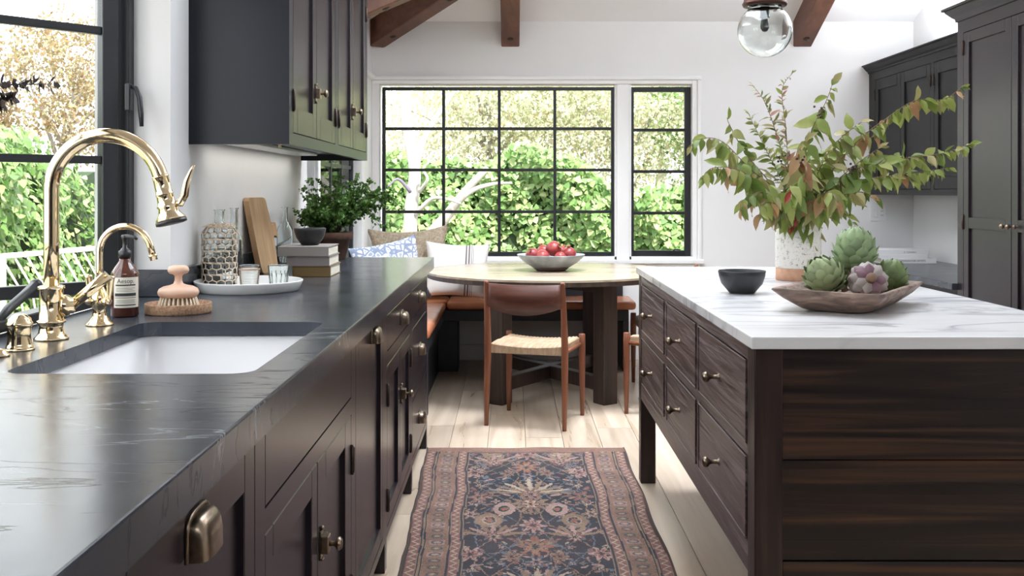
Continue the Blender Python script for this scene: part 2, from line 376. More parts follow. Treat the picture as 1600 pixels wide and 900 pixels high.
# ================================================================== the room
XK, XN, XR, YB, YF = -1.08, -1.04, 2.98, 7.6, -2.5     # kitchen wall, nook wall, right wall, back wall, wall behind the camera
def wall_cells(m, us, zs, holes, f):
    for u0, u1 in zip(us, us[1:]):
        for z0, z1 in zip(zs, zs[1:]):
            um, zm = (u0+u1)/2, (z0+z1)/2
            if any(h[0] < um < h[1] and h[2] < zm < h[3] for h in holes): continue
            f(m, u0, u1, z0, z1)
# floor: base + planks
fl = struct(MB().box(-1.4, 3.2, -2.7, 7.8, -.15, -.014).build('floor', 'floor_base'), 'wide pale oak plank floor')
plank = MB().box(0,1,0,1,-.014,0).mesh('plank'); plank.materials.append(M['oak'])
k = 0; x = -1.06
while x < 2.97:
    w = .188; y = 1.6 - random.uniform(0, 1.4)
    while y < 7.59:
        ln = random.choice([1.5, 1.9, 2.3, 2.7]); y1 = min(y+ln, 7.595)
        if y1 - y > .1:
            o = link('plank', plank, None, fl); o.location = (x+.0012, y+.0012, 0); o.scale = (min(w, 2.975-x)-.0024, y1-y-.0024, 1)
        y += ln
    x += w
# back wall
m = MB()
wall_cells(m, [-1.3,-.985,1.335,3.13], [0,.745,2.045,2.75], [(-.985,1.335,.745,2.045)], lambda m,a,b,c,d: m.box(a,b,YB,YB+.16,c,d))
struct(m.build('wall_back', 'wall'))
# left wall: kitchen stretch with the sink window opening, nook stretch with its own window
m = MB()
wall_cells(m, [-2.6,1.25,3.239,5.4], [0,.86,2.25,2.75], [(1.25,3.239,.86,2.25)], lambda m,a,b,c,d: m.box(XK-.24,XK,a,b,c,d))
wall_cells(m, [5.4,5.47,7.04,7.6], [0,.745,2.045,2.75], [(5.47,7.04,.745,2.045)], lambda m,a,b,c,d: m.box(XN-.10,XN,a,b,c,d))
struct(m.build('wall_left', 'wall'))
m = MB()
wall_cells(m, [-2.6,7.76], [0,4.4], [], lambda m,a,b,c,d: m.box(XR,XR+.16,a,b,c,d))
struct(m.build('wall_right', 'wall'))
m = MB()
wall_cells(m, [-1.3,3.13], [0,2.75], [], lambda m,a,b,c,d: m.box(a,b,YF-.16,YF,c,d))
struct(m.build('wall_front', 'paint'), 'unseen wall behind the camera, darkened to dim reflections')  # dark paint chosen to keep this unseen end from brightening reflections
# hipped ceiling
SL = .42; ZE = 2.51
def zc(x, y): return ZE + SL*min(x-XN, YB-y, y-YF)
m = MB()
xr, e = XR+.16, .3
ax, rx = XN-e, xr
def slab(pts):
    m.loft([[Vector(p) for p in pts], [Vector(p)+Vector((0,0,.14)) for p in pts]])
d = rx-XN
slab([(XN-e, YB+e, ZE-SL*e), (rx, YB+e, ZE-SL*e), (rx, YB-d, ZE+SL*d)])
slab([(XN-e, YB+e, ZE-SL*e), (rx, YB-d, ZE+SL*d), (rx, YF+d, ZE+SL*d), (XN-e, YF-e, ZE-SL*e)])
slab([(XN-e, YF-e, ZE-SL*e), (rx, YF+d, ZE+SL*d), (rx, YF-e, ZE-SL*e)])
struct(m.build('ceiling', 'ceil'), 'white plastered hipped ceiling')

for k_, (sx_, sy_, w_, h_, z_, e_, s_) in enumerate(FILL_DOWNLIGHTS):
    m = MB(); a, b, q = w_/2, h_/2, .06
    for x0, x1, y0, y1 in ((-a-q,-a,-b-q,b+q),(a,a+q,-b-q,b+q),(-a,a,-b-q,-b),(-a,a,b,b+q)): m.box(sx_+x0,sx_+x1,sy_+y0,sy_+y1,z_-.01,z_+.9)
    struct(m.build('window_%d' % (5+k_), 'trim'), 'white frame added around an unseen ceiling fill light')  # frame made up around each added fill light, no real window there
# baseboard under the bench
struct(MB().box(XN, 2.98, 7.575, 7.6, 0, .117, .004, 1).build('baseboard_back', 'trim'))

# windows -----------------------------------------------------------
def window_y(name, x0, x1, z0, z1, y, ft, fts, xs, zs, label, tb=.022):
    w = sgroup(name, ((x0+x1)/2, y, z0), label)
    f0, f1 = y-.02, y+.02
    m = MB(); l, r, b, t = fts
    m.box(x0,x0+l,f0,f1,z0,z1,.002,1); m.box(x1-r,x1,f0,f1,z0,z1,.002,1)
    m.box(x0+l,x1-r,f0,f1,z0,z0+b,.002,1); m.box(x0+l,x1-r,f0,f1,z1-t,z1,.002,1)
    m.build('window_frame', 'black_metal', w)
    gx = [x0+l]+xs+[x1-r]; gz = [z0+b]+zs+[z1-t]
    for x in xs: MB().box(x-tb/2,x+tb/2,f0+.004,f1-.004,z0+b,z1-t,.002,1).build('muntin', 'black_metal', w)
    for z in zs: MB().box(x0+l,x1-r,f0+.007,f1-.007,z-tb/2,z+tb/2,.002,1).build('muntin', 'black_metal', w)
    for a, b_ in zip(gx, gx[1:]):
        for c, d_ in zip(gz, gz[1:]):
            MB().box(a,b_,y-.002,y+.002,c,d_).build('pane', 'pane', w)
    return w
sB = 7.64/1600
def px(x): return (x-800)*sB
def pz(y): return 1.25-(y-299)*sB
window_y('window_2', px(597), px(960), pz(400), pz(136), 7.66, .02, (.024,.024,.03,.024), [px(693),px(780),px(867)], [pz(331),pz(265.5),pz(201)], 'large black steel window of sixteen panes over the breakfast bench')
wr = window_y('window_3', px(985), px(1079), pz(401), pz(136), 7.66, .02, (.026,.044,.046,.036), [], [pz(333),pz(268),pz(203)], 'narrow black steel casement window of four panes beside the large window')
m = MB(); m.box(1.16,1.26,7.618,7.632,.795,.808,.002,1); m.tube([(1.19,7.62,.80),(1.21,7.60,.82),(1.25,7.60,.815)], .006); m.build('window_latch', 'black_metal', wr)
# white mullion and casing of the back windows
m = MB()
m.box(px(960)-.002, px(985)+.002, 7.6, 7.70, .745, 2.045)
m.box(px(960)+.012, px(985)-.012, 7.588, 7.6, .745, 2.045, .003, 1)
for (a,b,c,d_) in ((-1.04,1.335,2.045,2.075),(1.335,1.3725,.715,2.0745),(-1.04,-.985,.715,2.045)):
    m.box(a,b,7.582,7.602,c,d_,.004,1)
m.box(-1.04,1.405,7.568,7.602,2.075,2.105,.008,2); m.box(1.373,1.4045,7.5685,7.602,.715,2.0745,.008,2)
struct(m.build('trim_1', 'trim'), 'white moulded casing around the back windows')
m = MB(); m.box(-1.02,1.42,7.555,7.68,.715,.745,.006,2); m.box(-1.0,1.39,7.575,7.6,.655,.715,.004,1)
m.box(-.985,1.335,7.6,7.72,.745,.766)
struct(m.build('trim_2', 'trim'), 'white window sill under the back windows')
# nook window in the left wall
w4 = sgroup('window_4', (XN-.1, 6.25, .745), 'black steel window in the left wall of the nook')
m = MB(); X0, X1 = XN-.085, XN-.05
for a,b,c,d_ in ((5.47,5.5,.745,2.045),(7.0,7.04,.745,2.045),(5.5,7.0,.745,.785),(5.5,7.0,2.01,2.045)): m.box(X0,X1,a,b,c,d_,.002,1)
m.build('window_frame', 'black_metal', w4)
ys, zs = [5.83,6.22,6.61], [1.10,1.41,1.72]
for y in ys: MB().box(X0+.006,X1-.006,y-.011,y+.011,.785,2.01).build('muntin', 'black_metal', w4)
for z in zs: MB().box(X0+.008,X1-.008,5.5,7.0,z-.011,z+.011).build('muntin', 'black_metal', w4)
for a,b in zip([5.5]+ys,ys+[7.0]):
    for c,d_ in zip([.785]+zs,zs+[2.01]): MB().box(X0+.018,X0+.022,a,b,c,d_).build('pane', 'pane', w4)
m = MB()
for (a,b,c,d_) in ((5.41,5.47,.715,2.075),(7.04,7.57,.715,.74),(7.04,7.10,.74,2.075),(5.47,7.04,2.045,2.075)): m.box(XN,XN+.018,a,b,c,d_,.004,1)
m.box(XN,XN+.032,5.405,7.568,2.075,2.105,.008,2)
m.box(XN-.06,XN+.03,5.43,7.08,.715,.745,.005,1)
struct(m.build('trim_3', 'trim'), 'white casing around the nook side window')

# sink window: fixed steel frame plus a casement sash standing open outwards
w1 = sgroup('window_1', (-1.22, 2.2, .92), 'black steel casement window over the sink, standing open')
m = MB()
for a,b,c,d_ in ((3.195,3.239,.917,2.25),(1.25,1.294,.917,2.25),(1.294,3.195,2.206,2.25),(1.294,3.195,.917,.945)): m.box(-1.25,-1.195,a,b,c,d_,.003,1)
m.build('window_frame', 'black_metal', w1)
hx, hy = -1.225, 3.165; dv = Vector((-.677,-.736,0)); nv = Vector((.736,-.677,0))
def sash(name, hx, hy, dv, nv, W):
    mt = Matrix(((dv.x,nv.x,0,hx),(dv.y,nv.y,0,hy),(0,0,1,0),(0,0,0,1)))
    m = MB(); t = .018
    m.box(0,.05,-t,t,.94,2.2,.002,1); m.box(W-.05,W,-t,t,.94,2.2,.002,1); m.box(.05,W-.05,-t,t,.94,.978,.002,1); m.box(.05,W-.05,-t,t,2.16,2.2,.002,1)
    o = m.xf(mt).build(name, 'black_metal', w1)
    for z in (1.346,1.74): MB().box(.05,W-.05,-.012,.012,z-.012,z+.012,.002,1).xf(mt).build('muntin', 'black_metal', o)
    for c,d_ in ((.978,1.334),(1.358,1.728),(1.752,2.16)): MB().box(.05,W-.05,-.002,.002,c,d_).xf(mt).build('pane', 'pane', o)
sash('sash', hx, hy, dv, nv, .92)
sash('sash', -1.225, 1.33, Vector((-.6,.8,0)), Vector((-.8,-.6,0)), .92)
m = MB(); m.box(-1.2,-1.183,3.17,3.2,1.50,1.585,.003,1)
m.tube([(-1.183,3.185,1.575),(-1.165,3.17,1.57),(-1.15,3.16,1.54),(-1.143,3.155,1.49),(-1.141,3.155,1.45)], [.006,.007,.008,.008,.006])
m.build('window_catch', 'black_metal', w1)
m = MB(); m.box(-1.2,-1.17,2.32,2.44,.93,.952,.003,1); m.tube([(-1.185,2.36,.95),(-1.19,2.42,.972),(-1.2,2.52,.995),(-1.202,2.58,1.012)], [.008,.012,.012,.014]); m.sphere((-1.202,2.585,1.013),.016)
m.build('casement_stay', 'black_metal', w1)
# roof beams
def beam(name_label, p0, p1, w, h, bolts):
    p0, p1 = Vector(p0), Vector(p1); d = (p1-p0); L = d.length; d.normalize()
    side = Vector((0,0,1)).cross(d).normalized(); up = d.cross(side)
    mt = Matrix(((d.x,side.x,up.x,p0.x),(d.y,side.y,up.y,p0.y),(d.z,side.z,up.z,p0.z),(0,0,0,1)))
    t = thing('roof_beam', name_label, 'beam', p0, 'exposed roof beams')
    MB().box(0,L,-w/2,w/2,0,h,.006,1,mat=mt).build('timber', 'beam', t)
    for b in bolts:
        m = MB(); m.lathe([(0,-.012),(.012,-.012),(.014,-.008),(.024,-.004),(.024,.002)], mt @ Vector((b,0,0)), 8, False, up); m.build('bolt', 'dark_iron', t)
beam('brown timber beam in the centre above the large window', (-.012, 7.62, 2.315), (-.012, 5.2, 2.315+SL*2.42), .135, .20, (.13,.75))
beam('brown timber beam at the right beside the glass globe pendant', (2.155, 7.62, 2.315), (2.155, 5.0, 2.315+SL*2.62), .135, .20, (.13,.75))
beam('diagonal brown timber hip beam rising from the left corner', (-1.0, 7.57, 2.315), (.9, 5.67, 2.315+.42*1.9), .135, .24, (.2,.85))
beam('brown timber beam above the upper cabinets, its edge catching the light', (-1.02, 6.05, 2.215), (.35, 6.05, 2.215+SL*1.37), .13, .30, (.30,))
# ================================================================== fitted furniture
def fb(m, fx, sx, y0, y1, d0, d1, z0, z1, bev=0.0, seg=1):
    m.box(fx+sx*d0, fx+sx*d1, y0, y1, z0, z1, bev, seg); return m
G = .0025
def shaker(fx, sx, y0, y1, z0, z1, parent, mat, name='door', st=.058, rail=None, mids=(), thick=.02, rec=.011, rb=None):
    rail = rail or st; m = MB(); y0 += G; y1 -= G; z0 += G; z1 -= G
    rb = rb or rail
    fb(m,fx,sx,y0,y0+st,-thick,0,z0,z1,.002); fb(m,fx,sx,y1-st,y1,-thick,0,z0,z1,.002)
    fb(m,fx,sx,y0+st,y1-st,-thick,0,z0,z0+rb,.002); fb(m,fx,sx,y0+st,y1-st,-thick,0,z1-rail,z1,.002)
    for z in mids: fb(m,fx,sx,y0+st,y1-st,-thick,0,z-rail/2,z+rail/2,.0012)
    fb(m,fx,sx,y0+st-.004,y1-st+.004,-thick,-rec,z0+rb-.004,z1-rail+.004)
    return m.build(name, mat, parent)
def slabf(fx, sx, y0, y1, z0, z1, parent, mat, name='drawer', thick=.02, bev=.0022, proud=0.0):
    return fb(MB(),fx,sx,y0+G,y1-G,-thick,proud,z0+G,z1-G,bev).build(name, mat, parent)
def cup_pull(fx, sx, y, z, parent, w=.085, h=.046, pr=.027):
    m = MB(); na, nb = 14, 6; g = []
    for i in range(na+1):
        a = pi*i/na; r = max(sin(a), 0)
        row = []
        for j in range(nb+1):
            b = pi/2*j/nb
            lat_ = (abs(cos(a))**.55)*(1 if cos(a) > 0 else -1)
            row.append(m.bm.verts.new((fx+sx*(.002+pr*r**.4*sin(b)**.6), y+w/2*lat_, z-h*.5+h*r**.3*cos(b)**.6)))
        g.append(row)
    for i in range(na):
        for j in range(nb):
            f = m.bm.faces.new((g[i][j],g[i+1][j],g[i+1][j+1],g[i][j+1])); f.smooth = True
    bmesh.ops.remove_doubles(m.bm, verts=m.bm.verts[:], dist=1e-5)
    # rim along the plate
    rim = [Vector((fx+sx*.002, y+(w/2+.003)*(abs(cos(pi*i/16))**.55)*(1 if i < 8 else -1), z-h*.5+(h+.003)*max(sin(pi*i/16),0)**.3)) for i in range(17)]
    m.tube(rim, .0032, 6)
    fb(m,fx,sx,y-w/2,y+w/2,0,.002,z-h*.5,z+h*.3)
    return m.build('cup_pull', 'bronze', parent)
def latch(fx, sx, y, z, parent, s=1.0):
    m = MB()
    fb(m,fx,sx,y-.013*s,y+.013*s,0,.004,z-.030*s,z+.030*s,.001); fb(m,fx,sx,y-.016*s,y+.016*s,.003,.020*s,z-.019*s,z+.019*s,.002)
    fb(m,fx,sx,y+.016*s,y+.030*s,0,.012*s,z-.017*s,z+.017*s,.002)
    m.sphere((fx+sx*.004,y,z+.034*s),.005*s,8,6); m.sphere((fx+sx*.004,y,z-.034*s),.005*s,8,6)
    c = (fx+sx*.018*s, y, z)
    m.lathe([(0,0),(.006*s,0),(.005*s,.010*s),(.007*s,.014*s),(.014*s,.018*s),(.015*s,.024*s),(.010*s,.029*s),(0,.030*s)], c, 12, True, (sx,0,0))
    return m.build('latch', 'bronze', parent)
def hinge(fx, sx, y, z, parent, mat='dark_iron'):
    m = MB(); m.lathe([(0,-.040),(.003,-.038),(.0035,-.034),(.006,-.032),(.006,.032),(.0035,.034),(.003,.038),(0,.040)], (fx+sx*.003, y, z), 10)
    return m.build('hinge', mat, parent)

# ---- left run of base cabinets (face towards the aisle)
FX = -.416; TOPZ = .86; BOT = .10
def carcass(name, label, y0, y1, holes, feet=(True,True), group='dark base cabinets along the sink wall'):
    t = thing(name, label, 'cabinet', ((FX+XK)/2, (y0+y1)/2, 0), group)
    m = MB()
    us = sorted({y0, y1, *[h[0] for h in holes], *[h[1] for h in holes]}); zs = sorted({BOT, TOPZ, *[h[2] for h in holes], *[h[3] for h in holes]})
    for a, b in zip(us, us[1:]):
        run = None
        for c, d_ in zip(zs, zs[1:]):
            um, zm = (a+b)/2, (c+d_)/2
            hole = any(h[0]<um<h[1] and h[2]<zm<h[3] for h in holes)
            if hole:
                if run: fb(m,FX,1,a,b,-.022,0,*run); run = None
            else: run = (run[0] if run else c, d_)
        if run: fb(m,FX,1,a,b,-.022,0,*run)
    fb(m,FX,1,y0,y0+.016,-.60,-.022,BOT,TOPZ); fb(m,FX,1,y1-.016,y1,-.60,-.022,BOT,TOPZ)
    fb(m,FX,1,y0+.016,y1-.016,-.60,-.022,BOT,BOT+.016); fb(m,FX,1,y0+.016,y1-.016,-.60,-.59,BOT+.016,TOPZ)
    for h in holes: fb(m,FX,1,h[0]-.001,h[1]+.001,-.034,-.0225,h[2],h[3])   # inner stops behind doors
    m.build('body', 'paint_base', t)
    fm = MB(); fb(fm,FX,1,y0,y1,-.10,-.085,0,BOT); fm.build('toe_board', 'dark_gap', t)
    for k, y in enumerate((y0, y1)):
        if feet[k]:
            ya, yb = (y, y+.05) if k == 0 else (y-.05, y)
            fb(MB(),FX,1,ya,yb,-.06,0,0,BOT+.002,.002).build('foot', 'paint_base', t)
    return t
# appliance panel nearest the camera
H = [(1.04,1.658,.13,.845)]
t = carcass('base_cabinet', 'nearest dark base cabinet with one large cup pull, in the lower left corner', .95, 1.69, H, (False,False))
d = shaker(FX,1,*H[0],t,'paint_base','panel_door',.062); cup_pull(FX,1,1.35,.803,d,.088,.056,.026)
# sink cabinet
H = [(1.724,2.652,.7146,.847),(1.724,2.652,.13,.6727)]
t = carcass('base_cabinet', 'dark sink cabinet with a plain false front above two latched doors', 1.69, 2.688, H, (False,False))
slabf(FX,1,*H[0],t,'paint_base','false_front')
d1 = shaker(FX,1,1.724,2.19,.13,.6727,t,'paint_base'); d2 = shaker(FX,1,2.19,2.652,.13,.6727,t,'paint_base','door',.095,.06)
latch(FX,1,2.225,.485,d2); hinge(FX,1,2.652,.555,d2); hinge(FX,1,2.652,.22,d2); hinge(FX,1,1.724,.555,d1); hinge(FX,1,1.724,.22,d1)
# pull-out cabinet
H = [(2.724,3.295,.13,.865-.018)]
t = carcass('base_cabinet', 'dark pull-out cabinet with a full-height front, right of the sink cabinet', 2.688, 3.345, H, (True,False))
d = shaker(FX,1,*H[0],t,'paint_base','panel_door',.05); cup_pull(FX,1,3.06,.823,d)
# drawer over doors
H = [(3.413,4.186,.7146,.839),(3.413,4.186,.13,.6705)]
t = carcass('base_cabinet', 'dark cabinet with one wide drawer above two latched doors', 3.345, 4.226, H, (True,False))
d = slabf(FX,1,*H[0],t,'paint_base'); cup_pull(FX,1,3.86,.775,d)
d1 = shaker(FX,1,3.413,3.80,.13,.6705,t,'paint_base'); d2 = shaker(FX,1,3.80,4.186,.13,.6705,t,'paint_base')
latch(FX,1,3.83,.494,d2); 
for z in (.57,.22): hinge(FX,1,3.413,z,d1); hinge(FX,1,4.186,z,d2)
# three drawers
H = [(4.267,4.95,.7146,.839),(4.267,4.95,.405,.675),(4.267,4.95,.13,.373)]
t = carcass('base_cabinet', 'dark cabinet of three drawers at the far end of the counter', 4.226, 5.02, H, (True,True))
for h, z in zip(H, (.775,.54,.235)):
    d = slabf(FX,1,*h,t,'paint_base'); cup_pull(FX,1,4.62,z,d)
# end panel closes the run
# ---- soapstone counter with sink cut-out
SX0, SX1, SY0, SY1 = -.938, -.477, 1600*.333/285, 1600*.333/204
ct = thing('worktop', 'long dark grey soapstone worktop with light veins along the sink wall', 'worktop', (-.74, 3, .86))
m = MB()
def holed(m, outer, inner, z0, z1):
    loops = {}
    for z in (z0, z1):
        es = []
        for lp in (outer, inner):
            vs = [m.bm.verts.new((p[0],p[1],z)) for p in lp]
            es += [m.bm.edges.new((vs[i], vs[(i+1)%len(vs)])) for i in range(len(vs))]
            loops[(z, id(lp))] = vs
        bmesh.ops.triangle_fill(m.bm, use_beauty=True, use_dissolve=False, edges=es)
    for lp in (outer, inner):
        a, b = loops[(z0, id(lp))], loops[(z1, id(lp))]
        for i in range(len(a)):
            j = (i+1) % len(a); m.bm.faces.new((a[i],a[j],b[j],b[i]))
inner = [(p.x,p.y) for p in rrect(SX0,SX1,SY0,SY1,.045,0)]
outer = [(-.395,.6),(-.395,5.18),(XK,5.18),(XK,3.239),(-1.195,3.239),(-1.195,1.25),(XK,1.25),(XK,.6)]
holed(m, outer, inner, .882, .917)
es = [e_ for e_ in m.bm.edges if all(abs(v_.co.x+.395) < 1e-5 and abs(v_.co.z-.917) < 1e-5 for v_ in e_.verts)]
bmesh.ops.bevel(m.bm, geom=es, offset=.004, segments=2, affect='EDGES', profile=.6)
m.box(-.425,-.395,.6,5.18,.86,.882); m.box(XK,-.425,5.155,5.18,.86,.882)
m.build('slab', 'soapstone', ct)
MB().box(XK+.001,XK+.018,3.239,5.36,.9175,1.003,.002,1).build('backsplash', 'soapstone', ct)
MB().box(-1.194,XK+.018,3.222,3.2385,.9175,1.003,.002,1).build('backsplash', 'soapstone', ct)
# sink
t = thing('sink', 'white porcelain undermount sink set in the dark worktop', 'sink', (-.7,2.2,.68))
m = MB(); o = .006
L = [rrect(SX0-.02,SX1+.02,SY0-.02,SY1+.02,.05,.880), rrect(SX0-.02,SX1+.02,SY0-.02,SY1+.02,.05,.69), rrect(SX0+.0,SX1-.0,SY0+.0,SY1-.0,.06,.668)]
m.loft(L, False, True, True)
L = [rrect(SX0-.02,SX1+.02,SY0-.02,SY1+.02,.05,.880), rrect(SX0-o,SX1+o,SY0-o,SY1+o,.05,.880), rrect(SX0-o+.006,SX1+o-.006,SY0-o+.006,SY1+o-.006,.055,.74), rrect(SX0+.012,SX1-.012,SY0+.012,SY1-.012,.06,.705), rrect(SX0+.04,SX1-.04,SY0+.04,SY1-.04,.06,.69), rrect(-.72,-.70,2.2,2.22,.005,.685)]
m.loft(L, False, True, True)
m.build('basin', 'porcelain', t)
MB().lathe([(0,.687),(.045,.687),(.045,.6905),(.03,.689),(0,.688)],(-.71,2.21,0),24).build('drain', 'brass', t)

# ---- upper cabinet on the left wall
UX, UB, UT = -.744, 1.4075, 2.42
t = thing('wall_cabinet', 'tall dark wall cabinet with four latched doors above the worktop', 'cabinet', (-.91,4.3,UB))
m = MB()
m.box(XK,UX-.022,3.42,3.44,UB,UT); m.box(XK,UX-.022,5.24,5.26,UB,UT); m.box(XK,UX-.022,3.44,5.24,UB+.03,UB+.05); m.box(XK,UX-.022,3.44,5.24,UT-.02,UT); m.box(XK,XK+.01,3.44,5.24,UB+.05,UT-.02)
ho = [(3.48,4.31),(4.39,5.215)]
for a,b in ((3.42,3.48),(4.31,4.39),(5.215,5.26)): m.box(UX-.022,UX,a,b,UB,UT)
for a,b in ho: m.box(UX-.022,UX,a,b,UB,UB+.04); m.box(UX-.022,UX,a,b,UT-.05,UT); m.box(UX-.034,UX-.0225,a,b,UB+.04,UT-.05)
m.build('body', 'paint_shade', t)
for (a,b),c in zip(ho,(3.90,4.79)):
    d1 = shaker(UX,1,a,c,UB+.04,UT-.05,t,'paint','door',.07,.07,rb=.09); d2 = shaker(UX,1,c,b,UB+.04,UT-.05,t,'paint','door',.07,.07,rb=.09)
    latch(UX,1,c-.02,1.62,d1)
    for z in (1.56,2.15): hinge(UX,1,a,z,d1); hinge(UX,1,b,z,d2)
m = MB(); m.box(XK+.012,-.95,3.55,5.0,UB+.016,UB+.029,.003,1); m.build('light_strip', 'led', t)
MB().lathe([(0,-.012),(.006,-.012),(.004,-.004),(.008,0)],(-.93,4.1,UB+.029),10).build('screw_hook', 'brass', t)

# ---- right: desk, upper cabinets, pantry
PX = 2.36
t = thing('desk_counter', 'dark desk-height counter in the right corner under the wall cabinets', 'counter', (2.66,6.5,0))
MB().box(2.33,XR,5.425,YB,.727,.762,.004,2).build('top', 'soapstone', t)
m = MB(); m.box(2.375,XR,5.43,7.55,.10,.727); m.build('body', 'paint_shade', t)
for a,b in ((5.45,6.1),(6.1,6.8),(6.8,7.5)):
    d = slabf(2.355,-1,a,b,.56,.70,t,'paint_shade'); 
    d = shaker(2.355,-1,a,b,.13,.55,t,'paint_shade')
t = thing('wall_cabinet', 'charcoal wall cabinet with crown moulding above the desk in the right corner', 'cabinet', (2.8,6.5,1.22))
VX = 2.65; m = MB()
m.box(VX+.0355,XR,5.43,YB,1.225,2.12)
yy = [7.478,6.985,6.483]
for a,b in ((7.478,YB),(6.434,6.483),(5.43,5.46)): m.box(VX,VX+.035,a,b,1.225,2.12)
for a,b in ((6.483,7.478),(5.46,6.434)): m.box(VX,VX+.035,a,b,1.225,1.262); m.box(VX,VX+.035,a,b,2.063,2.12); m.box(VX+.0225,VX+.035,a,b,1.262,2.063)
m.build('body', 'paint_dimmed', t)
def crown(fx, y0, y1, z0, h, pr, endfar=None):
    prof = [(0,0),(.008,0),(.010,.012*h/.06),(.022,.02*h/.06),(pr*.75,.042*h/.06),(pr*.8,.048*h/.06),(pr,.05*h/.06),(pr,h),(0,h)]
    m = MB(); e = (1 if endfar else 0)
    m.loft([[Vector((fx-a, y0, z0+b)) for a,b in prof], [Vector((fx-a, y1+e*a, z0+b)) for a,b in prof]])
    if endfar:
        m.loft([[Vector((fx-a, y1+a, z0+b)) for a,b in prof], [Vector((endfar, y1+a, z0+b)) for a,b in prof]])
    return m
crown(VX, 5.43, YB, 2.12, .06, .055).build('crown_moulding', 'paint_dimmed', t)
for a,b in ((6.985,7.478),(6.483,6.985),(5.95,6.434),(5.46,5.95)):
    d = shaker(VX,-1,a,b,1.262,2.063,t,'paint_dimmed','door',.062,.075)
    hy_ = {7.478:b,6.985:a,6.434:b,5.95:a}.get(b, a)
    for z in (1.35,1.95): hinge(VX,-1,hy_,z,d)
t = thing('pantry_cupboard', 'tall charcoal pantry cupboard with panelled double doors at the right edge', 'cupboard', (2.67,4.87,0))
m = MB(); m.box(PX+.0355,XR,4.25,5.425,.0,2.155)
for a,b in ((5.356,5.425),(4.25,4.325)): m.box(PX,PX+.035,a,b,0,2.155)
m.box(PX,PX+.035,4.325,5.356,2.08,2.155); m.box(PX,PX+.035,4.325,5.356,0,.12); m.box(PX+.0225,PX+.035,4.325,5.356,.12,2.08)
m.build('body', 'paint', t)
crown(PX, 4.25, 5.425, 2.145, .075, .062, XR).build('crown_moulding', 'paint', t)
for a,b,k in ((4.84,5.356,5.356),(4.325,4.84,4.325)):
    d = shaker(PX,-1,a,b,.12,2.08,t,'paint','door',.058,.056,(1.087,))
    for z in (1.09,2.0,.35): hinge(PX,-1,k,z,d)
    yk = 4.84+.028*(1 if k > 5 else -1)
    mm = MB(); mm.lathe([(0,0),(.010,0),(.011,.004),(.005,.008),(.005,.022),(.010,.026),(.013,.033),(.010,.041),(0,.043)],(PX,yk,1.083),14,True,(-1,0,0)); mm.build('knob', 'bronze', d)

# ================================================================== island
IZ = .922; IX0, IX1, IY0, IY1 = .54, 1.41, 2.31, 4.457
t = thing('kitchen_island', 'dark stained pine island with six drawers and a thick white marble top', 'island', (.975,3.38,0))
MB().box(IX0,IX1,IY0,IY1,IZ-.0285,IZ,.003,2).build('marble_top', 'marble', t)
BX0, BX1, BY0, BY1, BB, BT = .551, 1.399, 2.325, 4.448, .362, IZ-.0285
for x0,x1 in ((BX0,BX0+.064),(BX1-.064,BX1)):
    for y0,y1 in ((BY0,BY0+.07),(BY1-.068,BY1)):
        MB().box(x0,x1,y0,y1,0,BT,.003,1).build('leg', 'island_v', t)
# end boards near the camera
for z0,z1,dd in ((.639,BT,.006),(.4085,.6365,.010),(BB,.4065,.004)):
    MB().box(BX0+.064,BX1-.064,BY0+dd,BY0+.032,z0,z1,.0015,1).build('board', 'island_x', t)
for z0,z1 in ((.639,BT),(.4085,.6365),(BB,.4065)):
    MB().box(BX0+.064,BX1-.064,BY1-.032,BY1-.008,z0,z1,.0015,1).build('board', 'island_x', t)
cols = [(2.402,3.019),(3.061,3.643),(3.704,4.34)]; rows = [(.657,.857),(.432,.631)]
m = MB()
for fx, sx in ((BX0,-1),(BX1,1)):
    fb(m,fx,sx,BY0+.07,BY1-.068,-.022,-.001,.857,BT); fb(m,fx,sx,BY0+.07,BY1-.068,-.022,-.001,.631,.657); fb(m,fx,sx,BY0+.07,BY1-.068,-.022,-.001,BB,.432)
    for a,b in ((BY0+.07,2.402),(3.019,3.061),(3.643,3.704),(4.34,BY1-.068)):
        for c,d_ in rows: fb(m,fx,sx,a,b,-.022,-.001,c,d_)
    fb(m,fx,sx,BY0+.07,BY1-.068,-.036,-.0225,BB,BT)
m.box(BX0+.036,BX1-.036,BY0+.034,BY1-.034,BB+.005,BB+.02)
m.build('frame', 'island_y', t)
for fx, sx in ((BX0,-1),(BX1,1)):
    for a,b in cols:
        for c,d_ in rows:
            d = slabf(fx,sx,a,b,c,d_,t,'island_y','drawer',.02,.002,.001)
            if sx < 0:
                # raised bead round the drawer edge
                mm = MB(); q = .004
                for u0,u1,w0,w1 in ((a+G,b-G,c+G,c+G+q),(a+G,b-G,d_-G-q,d_-G),(a+G,a+G+q,c+G+q,d_-G-q),(b-G-q,b-G,c+G+q,d_-G-q)): fb(mm,fx,sx,u0,u1,-.004,.0035,w0,w1,.001)
                mm.build('bead', 'island_y', d)
            mm = MB(); mm.lathe([(0,0),(.010,0),(.010,.002),(.006,.005),(.005,.020),(.007,.026),(.013,.031),(.0145,.037),(.012,.043),(.006,.046),(0,.047)],(fx,(a+b)/2+.01,(c+d_)/2),16,True,(sx,0,0)); mm.build('knob', 'bronze', d)
# ================================================================== breakfast nook
TZ = .75; TC = (.24, 6.50); TR = .78
t = thing('round_table', 'round dark oak pedestal table with window-paled top and cross stretcher in the nook', 'table', (*TC, 0))
